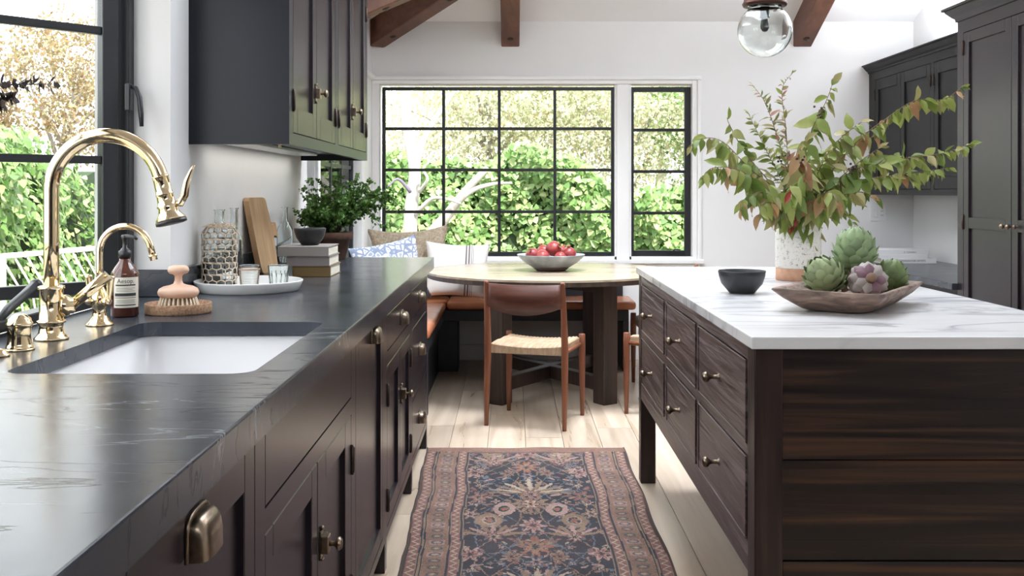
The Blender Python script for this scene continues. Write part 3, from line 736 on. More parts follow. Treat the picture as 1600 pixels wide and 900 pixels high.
# top of boards running across
edges = [-TR, -.56, -.33, -.1, .12, .35, .57, TR]
for k, (a, b) in enumerate(zip(edges, edges[1:])):
    pts = []
    n = 14; a2, b2 = a+.0006, b-.0006
    ya = [a2+(b2-a2)*i/n for i in range(n+1)]
    right = [(math.sqrt(max(TR*TR-y*y, 0)), y) for y in ya]; left = [(-x, y) for x, y in right[::-1]]
    pts = [(TC[0]+x, TC[1]+y) for x, y in right+left]
    if abs(a+TR) < 1e-6 or abs(b-TR) < 1e-6:
        q = []
        for p in pts:
            if not q or (Vector(p)-Vector(q[-1])).length > 1e-4: q.append(p)
        if (Vector(q[0])-Vector(q[-1])).length < 1e-4: q.pop()
        pts = q
    MB().prism(pts, TZ-.012, TZ).build('top_board', 'table_top', t)
MB().lathe([(0,TZ-.040),(TR-.012,TZ-.040),(TR-.002,TZ-.036),(TR-.002,TZ-.0122),(0,TZ-.0122)],(*TC,0),96,False).build('tabletop_edge', 'table_dark', t)
for sx in (-1,1):
    for sy in (-1,1):
        c = Vector((TC[0]+.31*sx, TC[1]+.46*sy, 0)); a = math.atan2(.46*sy,.31*sx)
        mt = Matrix.Translation(c) @ Matrix.Rotation(a, 4, 'Z')
        MB().box(-.052,.052,-.052,.052,0,TZ-.040,.004,1,mat=mt).build('leg', 'table_dark', t)
for sgn in (-1,1):
    a = math.atan2(.46,.31*sgn); L = math.hypot(.31,.46)-.05
    mt = Matrix.Translation((*TC,0)) @ Matrix.Rotation(a, 4, 'Z'); z = .0 if sgn > 0 else .0005
    MB().box(-L,L,-.03,.03,.07+z,.152+z,.004,1,mat=mt).build('stretcher', 'table_dark', t)
    MB().box(-L,L,-.035,.035,TZ-.10+z,TZ-.0405,.003,1,mat=mt).build('bearer', 'table_dark', t)

# chairs
def chair():
    t = thing('dining_chair', '', 'chair', (0,0,0), 'teak chairs around the round table')
    for s in (-1,1):
        MB().tube([(s*.215,.19,0),(s*.215,.19,.12),(s*.213,.19,.30),(s*.213,.19,.38),(s*.213,.19,.452),(s*.213,.19,.456)], [.0115,.0145,.0185,.0195,.0185,.015], 16).build('leg', 'teak', t, True)
        MB().tube([(s*.215,-.205,0),(s*.215,-.20,.15),(s*.213,-.19,.36),(s*.213,-.19,.44),(s*.211,-.203,.60),(s*.21,-.222,.765),(s*.21,-.224,.775)], [.0115,.0155,.019,.019,.0165,.0125,.011], 16).build('leg', 'teak', t, True)
        MB().tube([(s*.207,-.185,.40),(s*.207,.185,.40)], .011, 10).build('side_rail', 'teak', t, True)
    # woven cord seat
    m = MB(); nx, ny = 96, 24; g = []
    for j in range(ny+1):
        y = -.183+.366*j/ny; row = []
        for i in range(nx+1):
            x = -.203+.406*i/nx
            e = min(1, min(i, nx-i)/3)*min(1, min(j, ny-j)/2)
            z = .441 - .014*(1-(x/.203)**2) - .007*(1-e)**2 + .005*abs(sin(x*pi/.0203))*e + .002*sin(y*pi/.061)*e
            row.append(m.bm.verts.new((x,y,z)))
        g.append(row)
    for j in range(ny):
        for i in range(nx): m.quad((g[j][i],g[j][i+1],g[j+1][i+1],g[j+1][i]), True)
    per = g[0][:-1] + [g[j][-1] for j in range(ny)] + g[-1][::-1][:-1] + [g[j][0] for j in range(ny,0,-1)]
    low = []
    for k, v in enumerate(per):
        o = .0022*(k % 2); nx_, ny_ = v.co.x/.203, v.co.y/.183
        low.append(m.bm.verts.new((v.co.x*(1+o), v.co.y*(1+o), .386)))
    for k in range(len(per)):
        j = (k+1) % len(per); m.quad((per[k],low[k],low[j],per[j]))
    m.bm.faces.new(low)
    m.build('seat', 'cord', t, True)
    m = MB(); n = 16; loops = []
    for i in range(n+1):
        x = -.205+.41*i/n; u = 1-(x/.205)**2; y = -.216-.03*u
        zb, zt = .640-.042*u, .762-.004*u
        loops.append([Vector((x,y-.007,zb+.0)),Vector((x,y+.007,zb)),Vector((x,y+.0,(zb+zt)/2)+Vector((0,.007,0))) if False else Vector((x,y+.006-.004,(zb+zt)/2)),Vector((x,y+.001,zt)),Vector((x,y-.013,zt)),Vector((x,y-.012,(zb+zt)/2))])
    m.loft(loops, True, True, True).build('backrest', 'teak_x', t, True)
    return t
def dup(root, loc, rz, label, group=None):
    r = root.copy(); C.objects.link(r); r.location = loc; r.rotation_euler = (0,0,rz); r['label'] = label
    if group: r['group'] = group
    for ch in root.children:
        c = ch.copy(); C.objects.link(c); c.parent = r
        for g in ch.children:
            d = g.copy(); C.objects.link(d); d.parent = c
    return r
ch = chair(); ch.location = (.13,5.60,0); ch.rotation_euler = (0,0,R(-17.5)); ch['label'] = 'teak dining chair with woven cord seat, back to the camera, before the round table'
dup(ch, (.93,5.78,0), R(45), 'teak chair half hidden behind the island, nearer of the two at the right')
dup(ch, (.985,6.495,0), R(90), 'teak chair behind the island on the far right side of the round table')

# bench
t = thing('banquette_bench', 'black L-shaped banquette bench along the nook walls', 'bench', (-.3,7.3,0))
BF = 7.1
m = MB(); m.box(XN+.01,.81,BF,BF+.03,.352,.427,.003,1); m.box(XN+.01,.81,BF+.03,7.57,.405,.427); m.build('seat_board', 'bench_paint', t)
m = MB(); m.box(-.5,-.47,5.7,BF,.352,.427,.003,1); m.box(XN+.01,-.5,5.7,BF+.03,.405,.4268); m.build('seat_board', 'bench_paint', t)
MB().box(.768,.81,BF,7.57,0,.352,.003,1).build('end_panel', 'bench_paint', t)
MB().box(-.53,-.375,BF,7.3,0,.352,.003,1).build('corner_panel', 'bench_paint', t)
MB().box(-.53,-.51,5.76,BF,0,.352).build('front_panel', 'bench_paint', t)
MB().box(-.53,-.47,5.7,5.76,0,.352,.003,1).build('leg', 'bench_paint', t)
MB().box(XN+.005,.81,7.48,7.572,.43,.66,.004,1).build('back_rail', 'bench_paint', t)
MB().box(XN+.005,-.53,5.7,5.73,0,.40,.003,1).build('end_panel', 'bench_paint', t)
# white panel boards of the wall under the bench
m = MB().box(XN,.98,7.59,7.6,.12,.71); struct(m.build('trim_4', 'trim'), 'white panelling under the bench')
def cushion(x0, x1, y0, y1, label):
    b = bmesh.new(); m = MB(); m.box(x0,x1,y0,y1,.4285,.488,.028,5,smooth=True)
    for v in m.bm.verts:
        u = (v.co.x-(x0+x1)/2)/((x1-x0)/2); w = (v.co.y-(y0+y1)/2)/((y1-y0)/2)
        if v.co.z > .46: v.co.z += .012*max(0,1-u*u)*max(0,1-w*w)
    b.free()
    return tag(m.build('bench_cushion', 'leather'), label, 'cushion', 'leather bench cushions')
cushion(-.452,.2,7.075,7.475,'tan leather bench cushion on the back bench, left of the table leg')
cushion(.203,.86,7.075,7.475,'tan leather bench cushion at the right end of the back bench')
cushion(XN+.02,-.455,5.68,7.47,'tan leather cushion on the left arm of the bench, beside the worktop end')

def pillow_mesh(w, h, th, n=24, pinch=.10):
    m = MB(); g = {}
    for s in (1,-1):
        for i in range(n+1):
            for j in range(n+1):
                u, v = -1+2*i/n, -1+2*j/n
                if s == -1 and (i in (0,n) or j in (0,n)): g[(s,i,j)] = g[(1,i,j)]; continue
                q = ((1-u*u)*(1-v*v))**.42
                pu = 1-pinch*(1-u*u)*abs(v)**0 * 0
                x = w/2*u*(1-pinch*(1-v*v)); y = h/2*v*(1-pinch*(1-u*u))
                wr = .004*sin(9*u+3*v)*q
                g[(s,i,j)] = m.bm.verts.new((x, s*(th/2*q)+wr, y))
        for i in range(n):
            for j in range(n):
                q = (g[(s,i,j)],g[(s,i+1,j)],g[(s,i+1,j+1)],g[(s,i,j+1)])
                f = m.bm.faces.new(q if s == 1 else q[::-1]); f.smooth = True
    return m
def striped_mat():
    m = principled('cream_linen_stripe', (.8,.78,.75), .9); n, l = nodes(m); b = n['Principled BSDF']
    tc = n.new('ShaderNodeTexCoord'); sp = n.new('ShaderNodeSeparateXYZ'); l.new(tc.outputs['Object'], sp.inputs[0])
    mr = n.new('ShaderNodeMapRange'); mr.inputs['From Min'].default_value = -.25; mr.inputs['From Max'].default_value = .25; l.new(sp.outputs['X'], mr.inputs['Value'])
    c, d_ = (.80,.78,.75), (.16,.12,.13)
    r = ramp(n, [(.0,c),(.612,c),(.614,d_),(.632,d_),(.634,c),(.652,c),(.654,d_),(.674,d_),(.676,c),(.692,c),(.694,d_),(.70,d_),(.702,c),(.715,c),(.717,d_),(.722,d_),(.724,c)]); r.color_ramp.interpolation = 'LINEAR'
    l.new(mr.outputs[0], r.inputs['Fac']); l.new(r.outputs[0], b.inputs['Base Color'])
    return m
def blue_mat():
    m = principled('blue_block_print', (.8,.8,.82), .9); n, l = nodes(m); b = n['Principled BSDF']
    v = coords(n, l, 'OBJ', (1,1,1)); t1 = n.new('ShaderNodeTexVoronoi'); t1.feature = 'DISTANCE_TO_EDGE'; t1.inputs['Scale'].default_value = 26; l.new(v, t1.inputs['Vector'])
    t2 = n.new('ShaderNodeTexNoise'); t2.inputs['Scale'].default_value = 30; l.new(v, t2.inputs['Vector'])
    a = n.new('ShaderNodeMath'); a.operation = 'MULTIPLY'; l.new(t1.outputs[0], a.inputs[0]); l.new(t2.outputs['Fac'], a.inputs[1])
    r = ramp(n, [(.0,(.24,.29,.42)),(.05,(.30,.35,.47)),(.075,(.74,.75,.78)),(.14,(.78,.78,.8)),(.16,(.36,.41,.52))]); l.new(a.outputs[0], r.inputs['Fac']); l.new(r.outputs[0], b.inputs['Base Color'])
    return m
M['striped'] = striped_mat(); M['blueprint'] = blue_mat()
def pillow(w, h, th, mat, loc, rot, label, pinch=.10):
    o = pillow_mesh(w, h, th, pinch=pinch).build('throw_pillow', mat); o.location = loc; o.rotation_euler = rot
    return tag(o, label, 'pillow', 'pillows on the bench')
pillow(.46,.40,.13,'striped', (-.39,7.23,.695), (R(-17),R(3),R(3)), 'cream linen pillow with three dark stripes behind the round table')
pillow(.60,.52,.16,'fur', (-.735,7.37,.745), (R(-14),R(-3),R(6)), 'fluffy beige pillow in the corner of the bench, under the window', .17)
pillow(.46,.44,.13,'blueprint', (-.80,6.72,.715), (R(-18),R(-11),R(18)), 'blue and white block-print pillow in front of the beige pillow')
pillow(.40,.40,.12,'blueprint', (-.76,6.2,.685), (R(-20),R(0),R(75)), 'blue and white pillow low on the left bench, mostly hidden by the cabinet end')

# rug -----------------------------------------------------------------------
RL, RW, STEP = 2.9, .93, .0042
nu, nv_ = int(RW/STEP), int(RL/STEP)
u = (np.arange(nu)+.5)/nu*RW - RW/2; v = (np.arange(nv_)+.5)/nv_*RL
U, V = np.meshgrid(u, v)
nz = lambda s, a: a*np.sin(U*s*1.7+2*np.sin(V*s*1.1))*np.cos(V*s*1.3+1.5*np.sin(U*s*.9))
U2 = U + nz(60,.004); V2 = V + nz(45,.005)
A = np.abs(U2); e = RW/2-np.abs(U + .004*np.sin(V*7))
navy, rose, tan_, pink, blu, ivory, brown, rust = [np.array(c) for c in ((.012,.018,.027),(.165,.078,.066),(.19,.125,.082),(.29,.185,.16),(.085,.105,.13),(.42,.33,.25),(.04,.027,.022),(.21,.085,.055))]
col = np.zeros((nv_, nu, 3)); col[:] = navy
def paint(mask, c): col[mask] = c
def ell(u0, v0, ru, rv): return ((A-u0)/ru)**2 + ((V2-v0)/rv)**2
def flower(u0, v0, r, c1, c2, c3, n=8, st=1.6, ph=0.0):
    du, dv_ = (A-u0), (V2-v0)/st; rr = np.hypot(du, dv_); th = np.arctan2(dv_, du)
    edge = r*(.70+.30*np.cos(n*th+ph)); paint(rr < edge+.004, c3); paint(rr < edge, c1); paint(rr < edge*.62, c2); paint(rr < edge*.3, c3)
def petal(u0, v0, th, L, wd, c):
    for s in (1, -1) if u0 < .02 else (1,):
        du = (A*s-u0)*cos(th)-(V2-v0)*sin(th); dv_ = (A*s-u0)*sin(th)+(V2-v0)*cos(th)
        paint((du/wd)**2+((dv_+L*.5)/(L*.5))**2 < 1, c)
rnd = random.Random(3)
for k in range(520):                      # small leaves, buds and rosettes all over the dark ground
    uu, vv = rnd.uniform(.0,.28), rnd.uniform(0, RL); s = rnd.uniform(.005,.013)
    c = rnd.choice([rose,tan_,pink,blu,tan_,rose,blu,ivory*.7])
    if rnd.random() < .62: petal(uu, vv, rnd.uniform(-1.5,1.5), s*4.2, s*.75, c)
    else: flower(uu, vv, s*1.5, c, rnd.choice([rose,pink,tan_]), navy, rnd.choice([4,5,6]))
for k in range(5):
    paint((np.abs(A-(.13+.09*np.sin(V2*2*pi/.9+k*1.25))) < .0025) & (A < .26), tan_ if k % 2 else blu)
per = 1.02; v0 = -.42
while v0 < RL+.4:
    for kk in range(11): petal(0, v0+.16, -1.45+2.9*kk/10, .19, .011, ivory*.75 if kk % 2 else tan_)
    flower(0, v0+.17, .05, rose, pink, navy, 10, 1.5)
    flower(0, v0+.30, .085, tan_, rose, navy, 12, 1.5); flower(0, v0+.30, .035, ivory*.8, rust, navy, 6, 1.5)
    for uu, vv, r1 in ((.105,.36,.045),(.165,.50,.05)):
        rr = np.hypot(A-uu, (V2-(v0+vv))/1.7); paint((rr < r1) & (rr > r1*.55), pink if uu < .15 else tan_); paint((rr < r1*.6) & (rr > r1*.48), ivory*.65); paint(rr < r1*.28, rust)
    for kk in range(7): petal(.15, v0+.68, -1.2+2.4*kk/6, .13, .010, pink if kk % 2 else tan_)
    flower(.15, v0+.69, .036, rose, ivory*.7, navy, 7)
    flower(0, v0+.56, .055, pink, rose, navy, 8, 1.7); flower(0, v0+.78, .065, rust, tan_, navy, 9, 1.6); flower(0, v0+.93, .04, blu, pink, navy, 6)
    flower(.215, v0+.20, .045, rose, tan_, navy, 5, 1.8); flower(.235, v0+.42, .038, tan_, pink, navy, 6, 1.8); flower(.23, v0+.86, .045, pink, rose, navy, 6, 1.8); flower(.085, v0+.88, .035, tan_, rose, navy, 5)
    v0 += per
def border(mask_e, lo, hi, c): paint((mask_e >= lo) & (mask_e < hi), c)
ee = np.minimum(e, V*1.0 + .095)        # the far end only has its outer bands
def zig(lo, hi):
    border(ee, lo, hi, rose); mid, amp = (lo+hi)/2, (hi-lo)*.36
    tri = np.abs(((V+0*U)/.05) % 1 - .5)*4-1
    sel = (np.abs(ee-(mid+amp*tri)) < .0045) & (ee >= lo) & (ee < hi); paint(sel & (e < .21), ivory*.75)
border(ee,0,.205,tan_); zig(.010,.044); zig(.158,.190)
border(ee,.066,.148,(rose*.5+tan_*.5))
blk = ((V/.062).astype(int)); rb = np.array([rnd.random() for _ in range(400)])[blk % 400]; fv = (V/.062) % 1
inb = (ee > .078) & (ee < .136) & (fv > .12) & (fv < .88) & (e < .2)
paint(inb & (rb < .35), pink*.85); paint(inb & (rb > .7), tan_*.85)
rr = np.hypot((ee-.107)*1.0, (fv-.5)*.062*1.2)
paint((rr < .022) & (rr > .015) & (e < .2), blu*.6); paint((rr < .009) & (e < .2), ivory*.6)
for lo, hi in ((0,.009),(.046,.052),(.058,.064),(.149,.156),(.192,.201)): border(ee, lo, hi, brown if lo == 0 else navy*1.2)
border(V + 0*U, 0, .008, pink*1.1); border(V + 0*U, .008, .085, rose*.75+tan_*.25)
paint((V < .085) & (V > .012) & (((U/.05).astype(int)+(V/.03).astype(int)) % 3 == 0), tan_*.9)
wear = 1 + .5*(rng.random((nv_, nu))-.5) + .12*np.sin(V*23+np.sin(U*9)*2)*np.cos(U*17)
fade = .07*(1+np.sin(V*5+1.3)*np.cos(U*6))[..., None]
col = col*(1-fade)+fade*np.array((.27,.17,.14)); col = np.clip(col*wear[..., None], 0, 1)
# gridded mesh with one colour per knot
gu = np.linspace(-RW/2, RW/2, nu+1); gv = np.linspace(0, RL, nv_+1); GU, GV = np.meshgrid(gu, gv)
lx = -.41+(GV/1.6)*.045 + .003*np.sin(GV*11)+.0015*np.sin(GV*29); rx_ = .538 - .004*GV + .004*np.sin(GV*9+1)
Xw = lx+(GU/RW+.5)*(rx_-lx); Yw = 4.965-GV + .008*(GU/RW+.5) + .004*np.sin(GU*25)*np.exp(-GV*6)
Zw = .007+.0015*np.sin(GU*14+GV*3)+.001*np.sin(GV*17)
co = np.stack([Xw, Yw, Zw], -1).reshape(-1, 3)
idx = np.arange((nu+1)*(nv_+1)).reshape(nv_+1, nu+1)
fq = np.stack([idx[:-1,:-1], idx[1:,:-1], idx[1:,1:], idx[:-1,1:]], -1).reshape(-1, 4)
me = bpy.data.meshes.new('rug_pile'); me.vertices.add(len(co)); me.vertices.foreach_set('co', co.ravel())
me.loops.add(fq.size); me.loops.foreach_set('vertex_index', fq.ravel().astype(np.int32)); me.polygons.add(len(fq)); me.polygons.foreach_set('loop_start', np.arange(0, fq.size, 4, dtype=np.int32))
me.update(calc_edges=True)
ca = me.color_attributes.new('knots', 'FLOAT_COLOR', 'CORNER')
cc = np.concatenate([col.reshape(-1,3), np.ones((len(fq),1))], 1); ca.data.foreach_set('color', np.repeat(cc, 4, 0).ravel().astype(np.float32))
m = principled('wool_rug', (.2,.1,.1), .95); n, l = nodes(m); a = n.new('ShaderNodeVertexColor'); a.layer_name = 'knots'
l.new(a.outputs[0], n['Principled BSDF'].inputs['Base Color']); M['rug'] = m
t = thing('runner_rug', 'worn Persian runner rug in faded rose and navy on the oak floor', 'rug', (.06,3.6,0))
link('pile', me, 'rug', t)
# selvedge and a short fringe at the far end
m = MB()
for s in (0,1):
    pts = [Vector((Xw[j, 0 if s == 0 else -1], Yw[j, 0 if s == 0 else -1], .005)) for j in range(0, nv_+1, 14)]
    m.tube(pts, .0045, 6)
m.build('selvedge', principled('brown_wool', (.06,.04,.033), .95), t)
m = MB()
for k in range(0, nu+1, 2):
    p = Vector((Xw[0,k], Yw[0,k], .005)); m.tube([p, p+Vector((random.uniform(-.004,.004), random.uniform(.006,.014), -.003))], .0011, 4)
o = m.build('fringe', principled('pale_wool', (.55,.45,.40), .95), t); o['kind'] = 'stuff'

# pendant ---------------------------------------------------------------------
pc = Vector((.975,3.95,1.87)); pr = .104
t = thing('pendant_lamp', 'clear glass globe pendant lamp with brown metal cap above the island', 'lamp', (pc.x,pc.y,pc.z))
prof = []
for k in range(25):
    a = -pi/2 + (pi/2+1.0)*k/24; prof.append((max(pr*cos(a),0) if k else 0, pr*sin(a)))
top = prof[-1]; prof += [(.070,pr*.93),(.072,pr*1.0),(.069,pr*1.0)]
pi_ = pr-.003
prof += [(.067,pr*.93)]
for k in range(24,-1,-1):
    a = -pi/2 + (pi/2+1.0)*k/24; prof.append((max(pi_*cos(a),0) if k else 0, pi_*sin(a)))
MB().lathe(prof, pc, 48).build('glass_globe', 'glass', t)
z = pr*.90
MB().lathe([(.066,z),(.082,z),(.086,z+.010),(.080,z+.018),(.078,z+.045),(.072,z+.06),(.05,z+.075),(.016,z+.09),(.012,z+.14),(0,z+.14)], pc, 40).build('cap', 'rust_cap', t)
ztop = zc(pc.x,pc.y)
MB().tube([pc+Vector((0,0,z+.13)), Vector((pc.x,pc.y,ztop-.02))], .008, 12).build('rod', 'rust_cap', t)
MB().lathe([(0,-.05),(.05,-.05),(.062,-.04),(.062,.03),(0,.03)], (pc.x,pc.y,ztop), 24).build('ceiling_canopy', 'rust_cap', t)
MB().lathe([(0,.085),(.017,.085),(.017,.055),(.02,.05),(.0,.05)], pc, 20).build('socket', 'porcelain', t)
MB().lathe([(0,-.005),(.010,-.002),(.017,.012),(.015,.03),(.012,.05),(0,.052)], pc, 20).build('bulb', principled('frosted_bulb', (.86,.86,.84), .25), t)

# wall switch plate
t = thing('switch_plate', 'white double switch and outlet plate on the back wall', 'switch', (2.72,7.59,1.09))
MB().box(2.66,2.778,7.592,7.6,1.03,1.147,.003,2).build('cover', 'plate', t)
MB().box(2.679,2.712,7.588,7.5925,1.056,1.121,.002,1).build('rocker', 'plate', t)
MB().box(2.727,2.760,7.590,7.5925,1.056,1.121,.001,1).build('outlet', 'plate', t)
for zz in (1.073,1.104):
    for xx in (2.738,2.749): MB().box(xx-.0015,xx+.0015,7.5893,7.5903,zz-.005,zz+.005).build('slot', 'ink', t)
# ================================================================== things on the soapstone worktop
CZ = .917
# main faucet
f0 = Vector((-1.037,2.305,CZ))
t = thing('kitchen_faucet', 'tall polished brass gooseneck faucet with pull-down spray head at the sink', 'faucet', f0)
MB().lathe([(0,0),(.037,0),(.037,.004),(.032,.008),(.027,.016),(.0255,.028),(.0255,.036),(.031,.038),(.031,.043),(.0255,.045),(.0255,.112),(.0285,.114),(.0285,.120),(.021,.122),(.0,.122)], f0, 40).build('base', 'brass', t)
ux = Vector((1,.02,0)).normalized(); ac = f0+ux*.124+Vector((0,0,.335)); pts = [f0+Vector((0,0,.115)), f0+Vector((0,0,.22)), f0+Vector((0,0,.30))]
pts += arc(ac, .124, pi, R(16), 26, ux, (0,0,1))
tip = pts[-1]; dn = (pts[-1]-pts[-2]).normalized(); pts.append(tip+dn*.006)
MB().tube(pts, .0168, 20).build('spout', 'brass', t)
dn = (ux*.24+Vector((0,0,-1))).normalized()
sp = MB().lathe([(0,0),(.0185,0),(.0185,.003),(.0176,.004),(.0185,.040),(.0195,.041),(.0195,.043),(.0186,.044),(.020,.066),(.024,.068),(.021,.074),(.024,.086),(.033,.098),(.033,.1025),(0,.1025)], tip+dn*.002, 32, True, dn).build('spray_head', 'brass', t)
MB().lathe([(0,.1026),(.0345,.1026),(.0345,.110),(.027,.112),(0,.111)], tip+dn*.002, 32, True, dn).build('spray_ring', 'rubber', sp)
h0 = tip+dn*.066+ux*.018
MB().tube([h0+Vector((-.004,0,0)), h0+ux*.012+Vector((0,0,.001)), h0+ux*.022+Vector((0,0,.02)), h0+ux*.027+Vector((0,0,.05)), h0+ux*.038+Vector((0,0,.078)), h0+ux*.044+Vector((0,0,.088))], [.006,.009,.009,.0075,.004,.0015], 12).build('spray_lever', 'brass', sp)
hd = Vector((.94,.34,.0)).normalized(); hb = f0+Vector((0,0,.075))
hm = MB(); hm.lathe([(0,.02),(.023,.02),(.024,.024),(.024,.036),(.019,.040),(.019,.046),(.012,.05),(0,.05)], hb, 24, True, hd)
hub = hm.build('handle_hub', 'brass', t)
hs = hb+hd*.042; MB().tube([hs, hs+Vector((.075,.02,.066))], [.012,.0135], 18).build('handle_lever', 'brass', hub)
# filtered water tap
g0 = Vector((-1.027,2.55,CZ))
t = thing('water_tap', 'small polished brass two-lever water tap behind the large faucet', 'tap', g0)
MB().lathe([(0,0),(.034,0),(.033,.004),(.024,.012),(.017,.024),(.0155,.040),(.018,.044),(.021,.052),(.023,.064),(.021,.076),(.016,.084),(.0115,.092),(.009,.10),(0,.10)], g0, 32).build('base', 'brass', t)
c2 = g0+Vector((.064,0,.182)); pts = [g0+Vector((0,0,.095)), g0+Vector((0,0,.14))]+arc(c2,.064,pi,R(14),20,(1,0,0),(0,0,1)); tp = pts[-1]; pts.append(tp+Vector((.006,0,-.022)))
MB().tube(pts, .0082, 14).build('spout', 'brass', t)
MB().lathe([(0,0),(.0105,0),(.0105,.006),(.009,.007),(.0095,.014),(0,.014)], pts[-1], 16, True, (.25,0,-1)).build('spout_tip', 'brass', t)
for s in (-1,1):
    c = g0+Vector((.022*s,-.012*s,.06)); mm = MB()
    mm.sphere(c,.013,16,10); mm.sphere(c+Vector((.004*s,-.014,0)),.010,12,8); q = c+Vector((.008*s,-.006*s,0))
    mm.lathe([(0,0),(.006,0),(.005,.012),(.007,.03),(.0095,.056),(.0105,.060),(.0085,.064),(0,.066)], q, 14, True, (.08*s,0,1))
    mm.build('lever', 'brass', t)
# air switch caps
t = thing('soap_dispenser_cap', 'stubby polished brass cap on the worktop left of the faucet', 'dispenser', (-1.034,2.15,CZ))
MB().lathe([(0,0),(.0275,0),(.0275,.007),(.0255,.010),(.0245,.014),(.0228,.03),(.0228,.046),(.0245,.050),(.0262,.053),(.0262,.057),(.0235,.060),(.0225,.066),(.018,.069),(.0145,.073),(.008,.076),(0,.0765)],(-1.034,2.15,CZ),36).build('cap', 'brass', t)
MB().lathe([(0,0),(.03,0),(.03,.003),(.028,.0045),(0,.0045)],(-1.034,2.15,CZ),36).build('flange', 'brass', t)
o = MB().lathe([(0,0),(.020,0),(.020,.004),(.014,.008),(.012,.014),(0,.016)],(-1.034,2.065,CZ),28).build('air_switch', 'brass'); tag(o, 'low brass air switch button at the left edge of the photograph', 'button')
# soap bottle
b0 = Vector((-1.032,2.73,CZ)); br = .0355
t = thing('soap_bottle', 'amber glass pump bottle with a cream paper label beside the brass tap', 'bottle', b0)
MB().lathe([(0,0),(br-.004,0),(br,.004),(br,.112),(br-.002,.120),(br-.009,.131),(br-.018,.143),(.0145,.149),(.0135,.156),(0,.156)], b0, 40).build('bottle', 'amber_glass', t)
MB().lathe([(0,.1565),(.0165,.1565),(.0165,.174),(.012,.176),(.009,.181),(.006,.183),(.006,.205),(.008,.206),(.008,.216),(0,.217)], b0, 24).build('pump', 'rubber', t)
m = MB(); m.tube([b0+Vector((-.008,.004,.211)), b0+Vector((.010,-.004,.213)), b0+Vector((.030,-.010,.211)), b0+Vector((.036,-.012,.206))], [.006,.006,.0045,.004], 10); m.build('pump_spout', 'rubber', t)
m = MB(); a0, a1 = R(-118), R(-2)
lr = br+.0006; rows_ = [.026,.106]
ring = [[m.bm.verts.new(b0+Vector((lr*cos(a0+(a1-a0)*k/20), lr*sin(a0+(a1-a0)*k/20), z))) for k in range(21)] for z in rows_]
for k in range(20): m.quad((ring[0][k],ring[0][k+1],ring[1][k+1],ring[1][k]), True)
lab = m.build('paper_label', 'paper', t); lab['label'] = 'cream paper label with black lettering'
def wrap(me, zc_, amid, r):
    for v in me.vertices:
        a = amid + v.co.x/r; z = v.co.y; v.co = b0+Vector(((r+v.co.z)*cos(a), (r+v.co.z)*sin(a), zc_+z))
am = R(-66)
me = text_mesh('Aesop.', .016); wrap(me, .096, am, lr+.0003); link('lettering', me, 'ink', lab)
def bar(z, h, w, mat='ink', off=0.0):
    m = MB(); n = 10; r = lr+.0003; w0 = -w/2+off
    rg = [[m.bm.verts.new(b0+Vector((r*cos(am+(w0+w*k/n)/r), r*sin(am+(w0+w*k/n)/r), zz))) for k in range(n+1)] for zz in (z-h/2, z+h/2)]
    for k in range(n): m.quad((rg[0][k],rg[0][k+1],rg[1][k+1],rg[1][k]), True)
    m.build('printed_band', mat, lab)
bar(.0855,.0035,.054); bar(.0605,.008,.058); bar(.033,.003,.056); bar(.0525,.0014,.058); bar(.0775,.0008,.05); bar(.0735,.0008,.044,off=-.004); bar(.0695,.0008,.05); bar(.046,.0008,.05); bar(.0425,.0008,.048); bar(.039,.0008,.052)
# brush and cork dish
d0 = Vector((-.917,2.815,CZ))
o = MB().lathe([(0,0),(.086,0),(.0885,.003),(.0885,.026),(.0875,.0275),(.084,.0275),(.083,.010),(0,.009)], d0, 48).build('cork_dish', 'cork'); tag(o, 'round cork dish holding the wooden scrubbing brush', 'dish')
t = thing('scrub_brush', 'round pale wood scrubbing brush with knob handle and cream bristles in the cork dish', 'brush', d0+Vector((0,0,.01)))
MB().lathe([(0,.042),(.040,.042),(.050,.045),(.0545,.052),(.055,.058),(.051,.066),(.040,.072),(.022,.076),(.013,.080),(.010,.088),(.010,.100),(.014,.105),(.024,.108),(.028,.113),(.0285,.118),(.026,.125),(.018,.1295),(0,.1305)], d0, 44).build('handle', 'beech', t)
m = MB()
for ring_, nn in ((.046,26),(.036,20),(.025,14),(.012,7)):
    for k in range(nn):
        a = 2*pi*k/nn+ring_*9; dv_ = Vector((cos(a),sin(a),0)); p1 = d0+dv_*ring_+Vector((0,0,.043)); p0 = d0+dv_*(ring_*1.14+.002)+Vector((0,0,.0102))
        m.tube([p1, p0], [.0022,.0042], 6)
o = m.build('bristles', 'bristle', t); o['kind'] = 'stuff'
# round white tray with its things
w0 = Vector((-.884,3.44,CZ))
o = MB().lathe([(0,0),(.160,0),(.165,.003),(.178,.031),(.1785,.0345),(.1765,.036),(.174,.0345),(.163,.011),(.158,.0085),(0,.008)], w0, 72, wob=lambda a: 1+.003*sin(2*a+.6)).build('serving_tray', 'ceramic_white'); tag(o, 'round white ceramic tray on the worktop', 'tray')
def bottle_prof(r, h, hs, rn, ht, th=.0025):
    out = [(0,0),(r-.006,0),(r,.006),(r,h),(r*.93,h+hs*.35),(r*.6,h+hs*.8),(rn,h+hs),(rn,ht-.004),(rn+.003,ht-.003),(rn+.003,ht)]
    inn = [(max(a-th,.001),b) for a,b in out[::-1][1:-2]]; inn = [(rn-th+.001,ht)]+inn+[(r-.008,.004),(0,.004)]
    return out+inn
v0_ = Vector((-1.0,3.50,CZ+.0085))
t = thing('woven_bottle', 'clear glass bottle wrapped in a pale straw net on the white tray', 'bottle', v0_)
MB().lathe(bottle_prof(.053,.185,.028,.016,.262), v0_, 36).build('glass_bottle', 'glass', t)
m = MB(); rb_ = .0585; nc = 13; nr = 20
